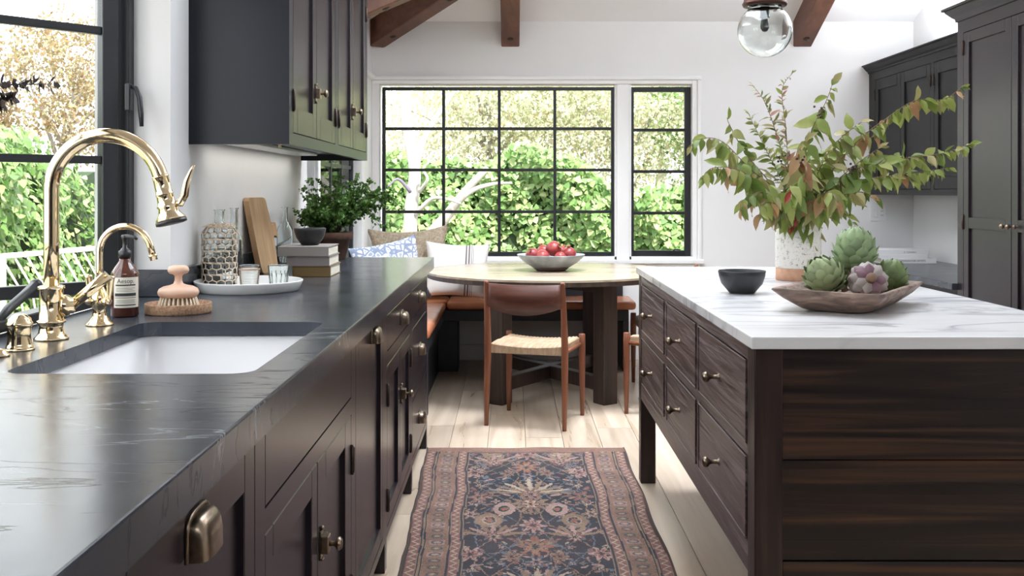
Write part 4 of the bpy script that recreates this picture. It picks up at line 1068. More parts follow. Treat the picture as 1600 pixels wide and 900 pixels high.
def np_(i, j): 
    a = 2*pi*(i+(.5 if j % 2 else 0))/nc; z = .006+.198*j/nr; rr = rb_ if z < .188 else rb_-(z-.188)*1.0
    return v0_+Vector((rr*cos(a), rr*sin(a), z))
def hx_(i, k, low=0):
    # hexagon net: row k, upper end (low=0) or the vertical strand's foot (low=-1)
    a = 2*pi*(i+(.5 if (k+low) % 2 else 0))/nc; z = max(.006, .006+.198*(k/(nr/2)) + (-.006 if low else .0)); rr = rb_ if z < .188 else rb_-(z-.188)
    return v0_+Vector((rr*cos(a), rr*sin(a), min(z,.204)))
for j in range(nr):
    for i in range(nc):
        if j % 2 == 0: m.tube([hx_(i,j//2), hx_(i,j//2+1,-1)], .0019, 5)
        else: m.tube([hx_(i,j//2+1,-1), hx_(i,j//2+1)], .0019, 5); m.tube([hx_(i+(j//2)%2,j//2+1,-1), hx_(i-1+(j//2)%2+0,j//2+1)], .0019, 5)
for j in (0, nr): m.tube([np_(i,j) for i in range(nc+1)], .0022, 5)
for rr, z in ((.046,.207),(.034,.212),(.022,.215)): m.tube([v0_+Vector((rr*cos(2*pi*k/24), rr*sin(2*pi*k/24), z)) for k in range(25)], .0018, 5)
for k in range(16):
    a = 2*pi*k/16; m.tube([v0_+Vector((rr*cos(a), rr*sin(a), z)) for rr, z in ((.0565,.204),(.046,.208),(.034,.213),(.021,.216))], .0015, 5)
m.build('straw_net', 'straw', t)
def clear_bottle(c, r, h, hs, rn, ht, label):
    o = MB().lathe(bottle_prof(r,h,hs,rn,ht), c, 32).build('glass_bottle', 'glass'); return tag(o, label, 'bottle')
clear_bottle(Vector((-1.02,3.76,CZ)), .032,.14,.05,.0135,.272, 'clear glass bottle standing behind the straw-wrapped bottle')
clear_bottle(Vector((-1.02,4.60,CZ)), .036,.15,.05,.0125,.262, 'clear glass bottle, its neck showing beyond the cutting board')
# tumblers
def tumbler(c, label, sp):
    t = thing('tumbler', label, 'glass', c, 'glass tumblers on the white tray')
    MB().lathe([(0,0),(.026,0),(.028,.003),(.0345,.078),(.0345,.0795),(.033,.0795),(.0325,.078),(.0265,.009),(.024,.007),(0,.007)], c, 36).build('glass_wall', 'glass', t)
    if sp:
        m = MB()
        for j in range(11):
            z = .012+.0052*j; r = .0285+(.0345-.0285)*z/.078+.0001; n = 40
            for k in range(n):
                a = 2*pi*(k+.5*(j % 2))/n; p = Vector(c)+Vector((r*cos(a),r*sin(a),z)); m.sphere(p,.0012,5,4)
        m.lathe([(.0346,.064),(.0351,.066),(.0351,.068),(.0347,.070)], c, 36)
        m.build('beaded_pattern', principled('copper_bead', (.55,.36,.25), .4, .3), t)
    else:
        m = MB()
        for k in range(12):
            a = 2*pi*k/12; m.tube([Vector(c)+Vector(((.0285+.006*z/.078)*cos(a),(.0285+.006*z/.078)*sin(a),z)) for z in (.006,.03,.055)], .0016, 5)
        m.build('fluting', 'glass', t)
tumbler((-.872,3.40,CZ+.0085), 'glass tumbler with a beaded copper pattern on the white tray', True)
tumbler((-.775,3.40,CZ+.0085), 'plain fluted glass tumbler on the white tray', False)
# cutting board leaning on the wall
t = thing('cutting_board', 'worn wooden cutting board with stub handle leaning on the wall', 'cutting board', (-1.03,4.25,CZ))
def board_loop(o):
    pts = [(4.10,.305-.03),(4.103,.293),(4.115,.303),(4.14,.307),(4.34,.307),(4.375,.303),(4.39,.29),(4.40,.24),(4.41,.19),(4.415,.185),(4.46,.19),(4.475,.198),(4.49,.195),(4.493,.165),(4.488,.135),(4.475,.130),(4.46,.14),(4.42,.142),(4.41,.13),(4.40,.06),(4.385,.01),(4.37,.0),(4.14,.0),(4.115,.006),(4.105,.03),(4.10,.1)]
    # lean: the foot stands off the wall, the head touches it
    return [Vector((-1.000-.058*(z/.307)+o, y, CZ+.0005+z)) for y, z in pts]
MB().loft([board_loop(-.022), board_loop(-.018+.0), board_loop(0)]).build('board', 'board_wood', t)
# stack of books, bowl, plant pot
def book(x0, x1, y0, y1, z0, z1, cover, label, group, spine='-Y', letters=None):
    t = thing('book', label, 'book', ((x0+x1)/2,(y0+y1)/2,z0), group); c = .003
    m = MB(); m.box(x0,x1,y0,y1,z0,z0+c,.0006,1); m.box(x0,x1,y0,y1,z1-c,z1,.0006,1); m.box(x0,x1,y0,y0+c,z0+c,z1-c,.0006,1)
    m.build('cover', cover, t)
    MB().box(x0+.004,x1-.004,y0+c,y1-.005,z0+c,z1-c).build('pages', 'page', t)
    if letters:
        me = text_mesh(letters[0], letters[1])
        for v in me.vertices: v.co = Vector(((x0+x1)/2+letters[2]+v.co.x, y0-.0006-v.co.z, (z0+z1)/2+v.co.y))
        link('lettering', me, 'ink', t)
    return t
gb = 'books stacked on the worktop'
book(-.855,-.706,3.985,4.225,CZ+.0005,CZ+.041,'cover_gold','dark gold book at the bottom of the stack under the black bowl',gb)
book(-.875,-.710,3.98,4.22,CZ+.0415,CZ+.080,'cover_taupe','taupe cloth book in the middle of the stack under the black bowl',gb)
book(-.910,-.712,3.975,4.215,CZ+.0805,CZ+.118,'cover_grey','grey cloth book on top of the stack, under the black bowl',gb)
def bowl(c, r, h, mat, label, rb=.5):
    prof = [(0,0),(r*rb,0),(r*rb+.004,.003),(r*.86,h*.42),(r*.965,h*.75),(r,h-.002),(r-.001,h),(r-.004,h-.001),(r*.925,h*.7),(r*.80,h*.40),(r*rb,.010),(0,.008)]
    o = MB().lathe(prof, c, 56, wob=lambda a: 1+.006*sin(3*a)).build('bowl', mat); return tag(o, label, 'bowl')
bowl((-.808,4.095,CZ+.1185), .063,.068,'black_ceramic','small matt black bowl on the stack of books')
p0 = Vector((-.885,5.02,CZ))
t = thing('potted_fern', 'maidenhair fern in a dark terracotta pot at the far end of the worktop', 'plant', p0)
MB().lathe([(0,0),(.062,0),(.066,.003),(.092,.098),(.101,.099),(.107,.133),(.104,.1345),(.099,.133),(.094,.105),(.090,.1),(.0,.1)], p0, 44).build('pot', 'terracotta', t)
MB().lathe([(0,.118),(.05,.119),(.0955,.113)], p0, 30).build('soil', 'soil', t)
stems = MB(); lv, lf = [], []
def leaflet(p, d, nrm, s):
    d = d.normalized(); sd = d.cross(nrm); 
    if sd.length < 1e-4: return
    sd.normalize(); b = len(lv)
    lv.extend([p, p+d*s*.6+sd*s*.55, p+d*s*1.0+sd*s*.25, p+d*s*1.0-sd*s*.25, p+d*s*.6-sd*s*.55]); lf.append((b,b+1,b+2,b+3,b+4))
rf = random.Random(11)
tg = []
for k in range(105):
    a = rf.uniform(0, 2*pi); el = rf.uniform(.1, 1.0); L = rf.uniform(.18,.335)
    tg.append((a, el, L))
for k in range(16): tg.append((rf.uniform(-.5,.35), rf.uniform(.3,.8), rf.uniform(.30,.36)))
for a, el, L in tg:
    base = p0+Vector((.03*cos(a+1),.03*sin(a+1),.118)); hd_ = Vector((cos(a),sin(a),0))
    if base.x+hd_.x*L*cos(el*1.2) < -1.03: L *= .5
    P = []
    for i in range(9):
        s = i/8; r = L*s*(.35+.75*(1-el)); z = L*(1.15*s-.55*s*s*(1.4-el)) if L < .345 else L*(1.15*s-1.0*s*s)
        P.append(base+hd_*r*1.0+Vector((0,0,z)))
    P = [Vector((max(q.x,-1.05), q.y, max(q.z, CZ+.03))) for q in P]
    stems.tube(P, .0009, 4, False)
    for i in range(3, 9):
        for q in range(3):
            side = Vector((rf.gauss(0,1),rf.gauss(0,1),rf.gauss(0,.5))).normalized(); ln = rf.uniform(.02,.05)*(1.15-i/14)
            tipp = P[i]+side*ln+Vector((0,0,-ln*.3)); stems.tube([P[i], tipp], .0006, 3, False)
            for w in range(5):
                f = (w+1)/5; pp = P[i].lerp(tipp, f); dd = Vector((rf.gauss(0,1),rf.gauss(0,1),rf.gauss(-.3,.7)))
                if pp.x < -1.06: continue
                leaflet(pp, dd, Vector((rf.gauss(0,1),rf.gauss(0,1),rf.gauss(.8,.6))), rf.uniform(.008,.0155))
stems.build('fern_stems', principled('black_stem', (.02,.012,.008), .5), t)['kind'] = 'stuff'
me = bpy.data.meshes.new('fern_leaflets'); me.from_pydata([tuple(p) for p in lv], [], lf); o = link('fern_leaflets', me, 'fern', t); o['kind'] = 'stuff'

# dark dried sprig at the window, in a small vase just left of the picture
s0 = Vector((-1.12,2.02,CZ))
o = MB().lathe([(0,0),(.035,0),(.045,.01),(.05,.06),(.03,.11),(.018,.14),(.02,.16),(.015,.16),(.013,.14),(.025,.11),(.045,.06),(.04,.012),(0,.01)], s0, 28).build('bud_vase', 'black_ceramic'); tag(o, 'small black bud vase on the sink window sill', 'vase')
t = thing('dried_sprig', 'dark dried leafy sprig reaching into view in front of the sink window', 'sprig', s0+Vector((0,0,.012)))
def sprig(P, n0):
    P = [Vector(p) for p in P]
    MB().tube(P, [.0022]*(len(P)-1)+[.001], 6).build('stem', 'dried', t)
    a, b = P[-2], P[-1]
    m = MB(); r = random.Random(n0); n = 11
    for k in range(n):
        p = a.lerp(b, k/(n-1)); 
        for s in range(3):
            d = Vector((r.gauss(0,.6),r.gauss(0,1),r.gauss(0,1))).normalized(); q = p+d*r.uniform(.018,.03); sd = d.cross(Vector((1,.2,.1))).normalized()*.009
            vs = [m.bm.verts.new(w) for w in (p, (p+q)/2+sd, q, (p+q)/2-sd)]; m.bm.faces.new(vs)
    m.build('dried_leaves', 'dried', t)['kind'] = 'stuff'
sprig([s0+Vector((0,0,.012)), s0+Vector((.003,.005,.17)), (-1.10,2.05,1.25), (-1.09,2.10,1.43), (-1.08,2.16,1.475), (-1.055,2.355,1.497)], 1)
sprig([s0+Vector((0.004,0,.012)), s0+Vector((.004,.002,.17)), (-1.10,2.06,1.22), (-1.09,2.10,1.36), (-1.075,2.14,1.43), (-1.06,2.17,1.448)], 2)
# ================================================================== things on the island and table
bowl((.742,3.305,IZ), .076,.073,'black_ceramic','matt black bowl on the white marble island')
vz = Vector((1.062,3.80,IZ))
t = thing('vase', 'tall speckled cream stoneware vase with bare clay foot on the island', 'vase', vz)
MB().lathe([(.0805,.045),(.0825,.047),(.083,.12),(.083,.225),(.0815,.232),(.079,.2325),(.0775,.23),(.0775,.05)], vz, 56).build('glazed_wall', 'speckled', t)
MB().lathe([(0,0),(.080,0),(.082,.003),(.0822,.046),(.077,.0465),(.075,.012),(0,.010)], vz, 56).build('clay_foot', 'clay_raw', t)

# rectangular wooden dough bowl
tc = Vector((.958,2.905,IZ)); ang = math.atan2(.40,.275)
mt = Matrix.Translation(tc) @ Matrix.Rotation(ang, 4, 'Z')
def rr_loop(L, W, r, z, n=7, wob=0.0):
    pts = rrect(-L/2,L/2,-W/2,W/2,r,z,n)
    return [p+Vector((0,0,wob*(sin(p.x*14)+sin(p.y*21+1)))) for p in pts]
m = MB()
m.loft([rr_loop(.30,.15,.05,.0), rr_loop(.35,.19,.05,.006), rr_loop(.43,.26,.045,.034), rr_loop(.485,.303,.035,.062,wob=.003), rr_loop(.480,.298,.033,.066,wob=.003), rr_loop(.445,.265,.032,.064,wob=.003), rr_loop(.415,.235,.035,.042), rr_loop(.34,.18,.05,.022), rr_loop(.26,.12,.05,.018)], True, True, True)
m.xf(mt)
M['dough'] = noise_mat('weathered_dough_bowl_wood', [(.3,(.085,.055,.042)),(.5,(.19,.125,.095)),(.7,(.34,.235,.18))], 14, .6, bump=.5, bump_scale=40, stretch=(1,1,3), distortion=1.0)
o = m.build('dough_bowl', 'dough'); tag(o, 'rectangular carved wooden dough bowl holding the artichokes on the island', 'bowl')
# artichokes: each bract a part
def bract_mesh():
    m = MB(); g = []
    prof = [(0,.7,0),(.3,.95,.07),(.6,.86,.11),(.8,.56,.12),(.93,.25,.11),(1.0,.03,.10)]
    for t_, w, z in prof:
        g.append([m.bm.verts.new((w*.5*s, t_, z - .16*s*s*w)) for s in (-1,-.5,0,.5,1)])
    for a, b in zip(g, g[1:]):
        for i in range(4): m.quad((a[i],a[i+1],b[i+1],b[i]), True)
    return m.mesh('bract')
def bract_mat(name, lo, hi, tipc, alt=None):
    m = principled(name, lo, .55); n, l = nodes(m); b = n['Principled BSDF']
    tcn = n.new('ShaderNodeTexCoord'); sp_ = n.new('ShaderNodeSeparateXYZ'); l.new(tcn.outputs['Object'], sp_.inputs[0])
    r = ramp(n, [(.0,lo),(.55,hi),(.9,hi),(1.0,tipc)]); l.new(sp_.outputs['Y'], r.inputs['Fac'])
    oi = n.new('ShaderNodeObjectInfo'); hs = n.new('ShaderNodeHueSaturation'); mr = n.new('ShaderNodeMapRange'); mr.inputs['To Min'].default_value = .75; mr.inputs['To Max'].default_value = 1.15
    l.new(oi.outputs['Random'], mr.inputs['Value']); l.new(mr.outputs[0], hs.inputs['Value']); l.new(r.outputs[0], hs.inputs['Color']); l.new(hs.outputs[0], b.inputs['Base Color'])
    if alt:
        st_ = n.new('ShaderNodeMath'); st_.operation = 'GREATER_THAN'; st_.inputs[1].default_value = .45; l.new(oi.outputs['Random'], st_.inputs[0])
        mx = n.new('ShaderNodeMix'); mx.data_type = 'RGBA'; l.new(st_.outputs[0], mx.inputs[0]); l.new(hs.outputs[0], mx.inputs[6]); mx.inputs[7].default_value = (*alt, 1); l.new(mx.outputs[2], b.inputs['Base Color'])
    return m
def artichoke(c, r, axis, mats, label, n_rows=7, tall=1.12, seed=1):
    t = thing('artichoke', label, 'artichoke', c, 'artichokes in the dough bowl')
    q = Vector((0,0,1)).rotation_difference(Vector(axis).normalized()); rr = random.Random(seed)
    base = MB(); base.sphere((0,0,0), r*.80, 24, 16, (1,1,tall)); base.xf(Matrix.Translation(c) @ q.to_matrix().to_4x4()); base.build('heart', mats[0], t)
    st = MB(); st.lathe([(0,-r*tall*1.12),(r*.24,-r*tall*1.12),(r*.26,-r*tall*1.05),(r*.20,-r*tall*.95),(r*.3,-r*tall*.75)], (0,0,0), 16); st.xf(Matrix.Translation(c) @ q.to_matrix().to_4x4()); st.build('stem', mats[2], t)
    bm_ = bract_mesh(); bm_.materials.append(mats[1])
    for k in range(n_rows):
        f = k/(n_rows-1); lat = -1.12 + 2.35*f; cnt = max(4, int(round(9.5*cos(lat*.82)+1)))
        for j in range(cnt):
            a = 2*pi*(j+.5*(k % 2))/cnt + rr.uniform(-.06,.06)
            L = r*rr.uniform(.62,.72)*(1-.25*max(f-.6,0)); W = r*(.66 if f < .8 else .5)
            # base point on the heart, tip further up the meridian and proud of it
            la0, la1 = lat-.30, lat+.46
            p0 = Vector((cos(la0)*cos(a), cos(la0)*sin(a), sin(la0)*tall))*r*.82; p1 = Vector((max(cos(la1),.02)*cos(a), max(cos(la1),.02)*sin(a), sin(la1)*tall))*r*(1.045-.05*f)
            y = (p1-p0); ln = y.length; y.normalize(); nrm = Vector((cos(lat)*cos(a), cos(lat)*sin(a), sin(lat))); x = y.cross(nrm).normalized(); z = x.cross(y)
            o = bpy.data.objects.new('bract', bm_); C.objects.link(o); o.parent = t
            mm = Matrix(((x.x*W,y.x*ln,z.x*ln,p0.x),(x.y*W,y.y*ln,z.y*ln,p0.y),(x.z*W,y.z*ln,z.z*ln,p0.z),(0,0,0,1)))
            o.matrix_local = q.to_matrix().to_4x4() @ mm
gB = bract_mat('artichoke_green', (.16,.24,.11), (.27,.37,.19), (.32,.28,.15)); pB = bract_mat('artichoke_pale', (.22,.30,.14), (.36,.43,.23), (.30,.30,.15)); dB = bract_mat('artichoke_deep', (.10,.16,.055), (.17,.24,.09), (.24,.20,.09)); vB = bract_mat('artichoke_purple', (.17,.06,.10), (.26,.15,.18), (.36,.36,.27), (.33,.29,.27))
core = principled('artichoke_core', (.09,.12,.05), .7); stc = principled('artichoke_stem', (.24,.15,.10), .85)
artichoke(Vector((.872,2.86,1.012)), .058, (-.55,-.25,.9), (core,pB,stc), 'pale green artichoke lying at the left of the dough bowl', 7, 1.0, 1)
artichoke(Vector((1.0,2.985,1.074)), .064, (.05,-.05,1), (core,gB,stc), 'large green artichoke on top of the pile in the dough bowl', 8, 1.12, 2)
artichoke(Vector((.985,2.835,1.0)), .052, (.12,.93,-.28), (core,vB,stc), 'purple-tinged artichoke at the front with its cut stem towards the camera', 7, 1.0, 3)
artichoke(Vector((1.095,2.965,1.0)), .052, (.3,-.15,1), (core,dB,stc), 'deep green artichoke at the right of the dough bowl', 7, 1.05, 4)
artichoke(Vector((.975,3.06,.998)), .046, (-.4,.2,1), (core,dB,stc), 'dark artichoke at the back of the dough bowl, almost hidden', 6, 1.0, 5)

# fruit bowl
fc = Vector((.246,6.47,TZ))
M['grey_glaze'] = noise_mat('grey_brown_glaze', [(.3,(.20,.22,.235)),(.6,(.32,.34,.36)),(.75,(.42,.45,.47))], 20, .35, bump=.1, stretch=(1,1,.35))
t = thing('fruit_bowl', 'wide grey glazed stoneware bowl with brown foot on the round table', 'bowl', fc)
MB().lathe([(.123,.026),(.165,.052),(.198,.080),(.2135,.100),(.2125,.103),(.208,.102),(.19,.082),(.155,.056),(.10,.032),(0,.026)], fc, 64, wob=lambda a: 1+.008*sin(2*a+1)).build('glazed_wall', 'grey_glaze', t)
MB().lathe([(0,0),(.085,0),(.095,.004),(.123,.0262),(.10,.0262),(0,.0262)], fc, 64, wob=lambda a: 1+.008*sin(2*a+1)).build('foot', principled('brown_clay', (.10,.055,.038), .7), t)
M['pom'] = noise_mat('pomegranate_skin', [(.3,(.21,.022,.024)),(.55,(.31,.04,.038)),(.75,(.40,.10,.07))], 14, .38)
def pom(c, r, axis, label):
    t = thing('pomegranate', label, 'pomegranate', c, 'pomegranates in the grey bowl'); ax = Vector(axis).normalized()
    MB().lathe([(0,-r*.95),(r*.35,-r*.9),(r*.75,-r*.62),(r,-.05*r),(r*.93,r*.42),(r*.62,r*.78),(r*.3,r*.93),(r*.16,r*1.0),(0,r*1.0)], c, 24, True, ax, wob=lambda a: 1+.025*cos(6*a)).build('fruit', 'pom', t)
    MB().lathe([(r*.12,r*.96),(r*.2,r*1.05),(r*.26,r*1.22),(r*.30,r*1.26),(r*.22,r*1.2),(r*.1,r*1.05),(0,r*1.02)], c, 12, False, ax, wob=lambda a: 1+.18*cos(6*a)).build('crown', principled('dry_calyx', (.30,.14,.07), .7), t)
g = fc
pom(g+Vector((-.115,-.02,.101)),.044,(-.3,-.6,.5),'pomegranate at the left rim of the grey bowl')
pom(g+Vector((-.055,-.075,.092)),.046,(.3,-.3,-.8),'pomegranate at the front left of the grey bowl')
pom(g+Vector((.018,.0,.137)),.050,(.55,-.65,.35),'largest pomegranate on top of the pile in the grey bowl')
pom(g+Vector((.115,-.015,.106)),.044,(-.1,-.3,1),'pomegranate at the right rim of the grey bowl')
pom(g+Vector((.055,-.085,.086)),.040,(.2,.2,-1),'small bright red pomegranate at the front right of the grey bowl')
pom(g+Vector((-.045,.045,.118)),.042,(-.4,.3,1),'pomegranate behind the top one, on the left')
pom(g+Vector((.065,.07,.112)),.044,(.5,.4,.8),'pomegranate behind the top one, on the right')

# cook books on the desk
gb = 'books on the desk counter'
book(2.50,2.872,6.93,7.18,.7622,.7962,'cover_white','white book with black spine lettering at the bottom of the desk stack',gb,letters=('JA STONE   COOKING FOR ARTISTS',.0165,-.02))
book(2.48,2.815,6.935,7.18,.7965,.820,'cover_white','white book in the middle of the desk stack',gb)
book(2.47,2.825,6.94,7.18,.8203,.853,'cover_white','pale grey book on top of the desk stack',gb,letters=('O  COOKING',.014,.05))

# ================================================================== branches in the vase
def leaf_mesh(w, droop, fold):
    m = MB(); g = []
    for t_, ww in ((0,.03),(.12,.5),(.3,.92),(.5,1.0),(.72,.7),(.9,.26),(1.0,.02)):
        z = -droop*t_*t_
        g.append([m.bm.verts.new((w*.5*ww*s, t_, z+fold*abs(s)*ww + .03*sin(t_*9+s))) for s in (-1,0,1)])
    for a, b in zip(g, g[1:]):
        for i in range(2): m.quad((a[i],a[i+1],b[i+1],b[i]), True)
    return m.mesh('leaf')
leaf_sets = {}
for nm, mt_ in (('g','leaf_green'),('o','leaf_olive'),('t','leaf_tan'),('r','leaf_red'),('p','leaf_pink')):
    ms = []
    for w, dr, fo in ((.46,.25,.10),(.56,.4,.05),(.40,.12,.16),(.5,.6,.08)):
        me = leaf_mesh(w, dr, fo); me.materials.append(M[mt_]); ms.append(me)
    leaf_sets[nm] = ms
def add_leaf(parent, base, p, d, nrm, size, kind, rr, wide=1.0):
    y = d.normalized(); x = y.cross(nrm)
    if x.length < 1e-3: x = y.cross(Vector((.3,.5,.8)))
    x.normalize(); z = x.cross(y)
    o = bpy.data.objects.new('leaf', rr.choice(leaf_sets[kind])); C.objects.link(o); o.parent = parent; q = p-base; s = size
    o.matrix_local = Matrix(((x.x*s*wide,y.x*s,z.x*s,q.x),(x.y*s*wide,y.y*s,z.y*s,q.y),(x.z*s*wide,y.z*s,z.z*s,q.z),(0,0,0,1)))
def smooth(P, n=5):
    out = []; P = [Vector(p) for p in P]; Q = [P[0]*2-P[1]]+P+[P[-1]*2-P[-2]]
    for i in range(1, len(Q)-2):
        a,b,c,d = Q[i-1:i+3]
        for k in range(n):
            t_ = k/n; out.append(.5*((2*b)+(-a+c)*t_+(2*a-5*b+4*c-d)*t_*t_+(-a+3*b-3*c+d)*t_**3))
    out.append(P[-1]); return out
bcount = [0]
def branch(pxs, n, size, mix, label, start=.3, droop=.6, thick=.0028, wide=1.0, berries=None, spread=1.0, seed=None):
    """pxs: (x, y, depth) points of the stem after it leaves the vase mouth."""
    k = bcount[0]; bcount[0] += 1; rr = random.Random(100+k if seed is None else seed)
    a = k*2.4; foot = vz+Vector((.03*cos(a),.03*sin(a),.02)); mouth = vz+Vector((.045*cos(a),.045*sin(a),.225))
    first = at(*pxs[0]); mdir = first-vz; mdir.z = 0
    if mdir.length > .01: mouth = vz+mdir.normalized()*.05+Vector((0,0,.228))+Vector((rr.uniform(-.012,.012),rr.uniform(-.012,.012),0))
    foot = vz-mdir.normalized()*.03+Vector((rr.uniform(-.01,.01),rr.uniform(-.01,.01),.02)) if mdir.length > .01 else foot
    P = smooth([foot, mouth]+[at(*q) for q in pxs])
    t = thing('leafy_branch', label, 'branch', foot, 'branches in the speckled vase')
    m_ = len(P); MB().tube(P, [thick*(1-.7*i/m_) for i in range(m_)], 6).build('stem', 'stem', t)
    cum = [0]
    for i in range(1, m_): cum.append(cum[-1]+(P[i]-P[i-1]).length)
    T = cum[-1]
    n = int(n*1.75); size = size*1.12
    for j in range(n):
        f = start+(1-start)*(j+rr.uniform(0,.6))/n; s = min(f,1)*T
        i = next((i for i in range(1,m_) if cum[i] >= s), m_-1); u_ = (s-cum[i-1])/max(cum[i]-cum[i-1],1e-6); p = P[i-1].lerp(P[i], min(u_,1)); tg_ = (P[i]-P[i-1]).normalized()
        sd = Vector((rr.gauss(0,1),rr.gauss(0,1),rr.gauss(0,1))); sd = (sd-tg_*sd.dot(tg_)).normalized()
        d = (tg_*.45+sd*spread+Vector((0,0,-droop*(1.35 if droop > 0 else 1)*rr.uniform(.6,1.6)))).normalized()
        if f > .97: d = (tg_*1.0+sd*.3+Vector((0,0,-droop*.4))).normalized()
        nrm = Vector((rr.gauss(0,.5), -.7+rr.gauss(0,.5), .7+rr.gauss(0,.4)))
        add_leaf(t, foot, p, d, nrm, size*rr.uniform(.65,1.2)*(1-.45*max(f-.8,0)/.2), rr.choice(mix), rr, wide)
    if berries:
        for j in range(berries):
            b = P[int(m_*.7)]+Vector((rr.gauss(0,.012),rr.gauss(0,.012),rr.gauss(0,.014))); MB().sphere(b,.0048,8,6).build('berry', 'berry', t)
    return t
D = 3.80
branch([(1215,300,3.72),(1170,262,3.68),(1130,222,3.66),(1098,216,3.64),(1076,230,3.62)], 15, .075, 'gggoo', 'branch arching furthest left towards the small window', .45, .8)
branch([(1210,295,3.8),(1165,240,3.82),(1140,195,3.84),(1136,184,3.84)], 14, .065, 'gggoo', 'branch at the upper left with hanging oval leaves', .5, .9)
branch([(1205,305,3.70),(1160,268,3.62),(1115,262,3.56),(1096,280,3.54)], 22, .070, 'ggggot', 'branch at the left with a drooping cluster of bright leaves', .42, .9)
branch([(1220,318,3.68),(1190,300,3.62),(1160,315,3.58),(1158,330,3.56)], 20, .070, 'gggogt', 'low branch at the left with browning leaf tips', .35, .8)
branch([(1232,280,3.84),(1228,200,3.86),(1222,140,3.88),(1240,112,3.88)], 34, .034, 'ppoog', 'tallest wispy upright branch with small pinkish leaves', .42, -.35, .0022, .7)
branch([(1235,290,3.84),(1215,215,3.85),(1195,160,3.86),(1176,133,3.86)], 36, .036, 'pgoog', 'wispy upright branch leaning left with small narrow leaves', .38, -.3, .0022, .7)
branch([(1228,300,3.80),(1195,230,3.80),(1168,175,3.80)], 38, .038, 'ggoog', 'fine green branch at the left of the upright wisps', .35, -.1, .0022, .75)
branch([(1250,280,3.74),(1268,205,3.72),(1290,160,3.72),(1303,125,3.72)], 18, .075, 'gggo', 'tall branch with large drooping leaves pointing up to the lamp', .45, .7, berries=8)
branch([(1270,290,3.80),(1300,230,3.82),(1340,195,3.84),(1352,190,3.84)], 28, .070, 'gggo', 'upright leafy branch right of the tall one', .38, .5)
branch([(1280,295,3.82),(1335,225,3.86),(1385,185,3.9),(1430,157,3.92),(1475,155,3.94),(1508,132,3.96)], 34, .062, 'gggggot', 'long branch reaching to the upper right before the pantry cupboard', .42, 1.1)
branch([(1285,300,3.76),(1345,262,3.72),(1410,248,3.70),(1470,240,3.68),(1520,224,3.66)], 46, .055, 'ggggo', 'longest branch stretching level to the right', .35, .6)
branch([(1285,305,3.82),(1350,280,3.84),(1420,272,3.86),(1485,262,3.88)], 38, .055, 'ggggggot', 'lower right branch below the longest one', .33, .8)
branch([(1255,290,3.64),(1250,240,3.56),(1262,215,3.54)], 24, .072, 'gggoot', 'short branch in the middle with dark berries', .3, .9, berries=14)
branch([(1245,310,3.62),(1235,290,3.54),(1240,310,3.50)], 20, .078, 'ootggggrg', 'short drooping branch in front with one red leaf', .25, 1.0)
branch([(1275,315,3.64),(1295,300,3.56),(1312,322,3.52)], 22, .080, 'ggot', 'drooping branch over the front right of the vase rim', .3, 1.0)
branch([(1215,320,3.66),(1195,318,3.60),(1185,338,3.58)], 18, .072, 'ggggot', 'drooping branch over the front left of the vase rim', .3, 1.0)
branch([(1300,310,3.70),(1345,300,3.68),(1370,310,3.66)], 24, .065, 'ggggot', 'leafy side branch at the right of the vase', .3, .9)
branch([(1290,325,3.72),(1320,335,3.70),(1338,356,3.68)], 7, .045, 'gg', 'thin twig dangling just above the top artichoke', .6, .5, .0016)
branch([(1238,285,3.88),(1215,245,3.92),(1208,235,3.94)], 26, .062, 'ggoo', 'bushy branch at the back left of the bouquet', .28, .4, berries=10)
branch([(1265,285,3.90),(1290,250,3.96),(1330,240,4.0)], 30, .062, 'gggo', 'bushy branch at the back right of the bouquet', .28, .4)
branch([(1290,300,3.74),(1340,255,3.72),(1380,228,3.70)], 26, .060, 'ggoo', 'branch at the right with a dark berry cluster', .3, .7, berries=12)

# ================================================================== garden
g = MB().box(-20,25,7.9,30,-.35,-.2).box(-20,-1.5,-15,7.9,-.35,-.2).box(3.3,25,-15,7.9,-.35,-.2).box(-1.5,3.3,-15,-2.8,-.35,-.2)
struct(g.build('ground', 'ground'), 'garden ground outside the windows')
def leaf_cloud(name, pos, nrm, size, mat, parent, shape='ivy'):
    n = len(pos); nrm = nrm/np.linalg.norm(nrm, axis=1, keepdims=True)
    down = rng.normal(0,.6,(n,3))+np.array((0,0,-1.0)); d = down-nrm*(down*nrm).sum(1,keepdims=True); d /= np.linalg.norm(d,axis=1,keepdims=True)+1e-9
    sd = np.cross(d, nrm); s = size*rng.uniform(.6,1.35,(n,1))
    if shape == 'ivy': V_ = [pos-d*s*.15, pos+sd*s*.5-d*s*.05, pos+sd*s*.32+d*s*.45, pos+d*s*.85, pos-sd*s*.32+d*s*.45, pos-sd*s*.5-d*s*.05]; k = 6
    else: V_ = [pos, pos+sd*s*.3+d*s*.5, pos+d*s, pos-sd*s*.3+d*s*.5]; k = 4
    co = np.stack(V_, 1).reshape(-1,3); me = bpy.data.meshes.new(name)
    me.vertices.add(len(co)); me.vertices.foreach_set('co', co.ravel()); me.loops.add(n*k); me.loops.foreach_set('vertex_index', np.arange(n*k, dtype=np.int32))
    me.polygons.add(n); me.polygons.foreach_set('loop_start', np.arange(0,n*k,k,dtype=np.int32)); me.update(calc_edges=True)
    o = link(name, me, mat, parent); o['kind'] = 'stuff'; return o
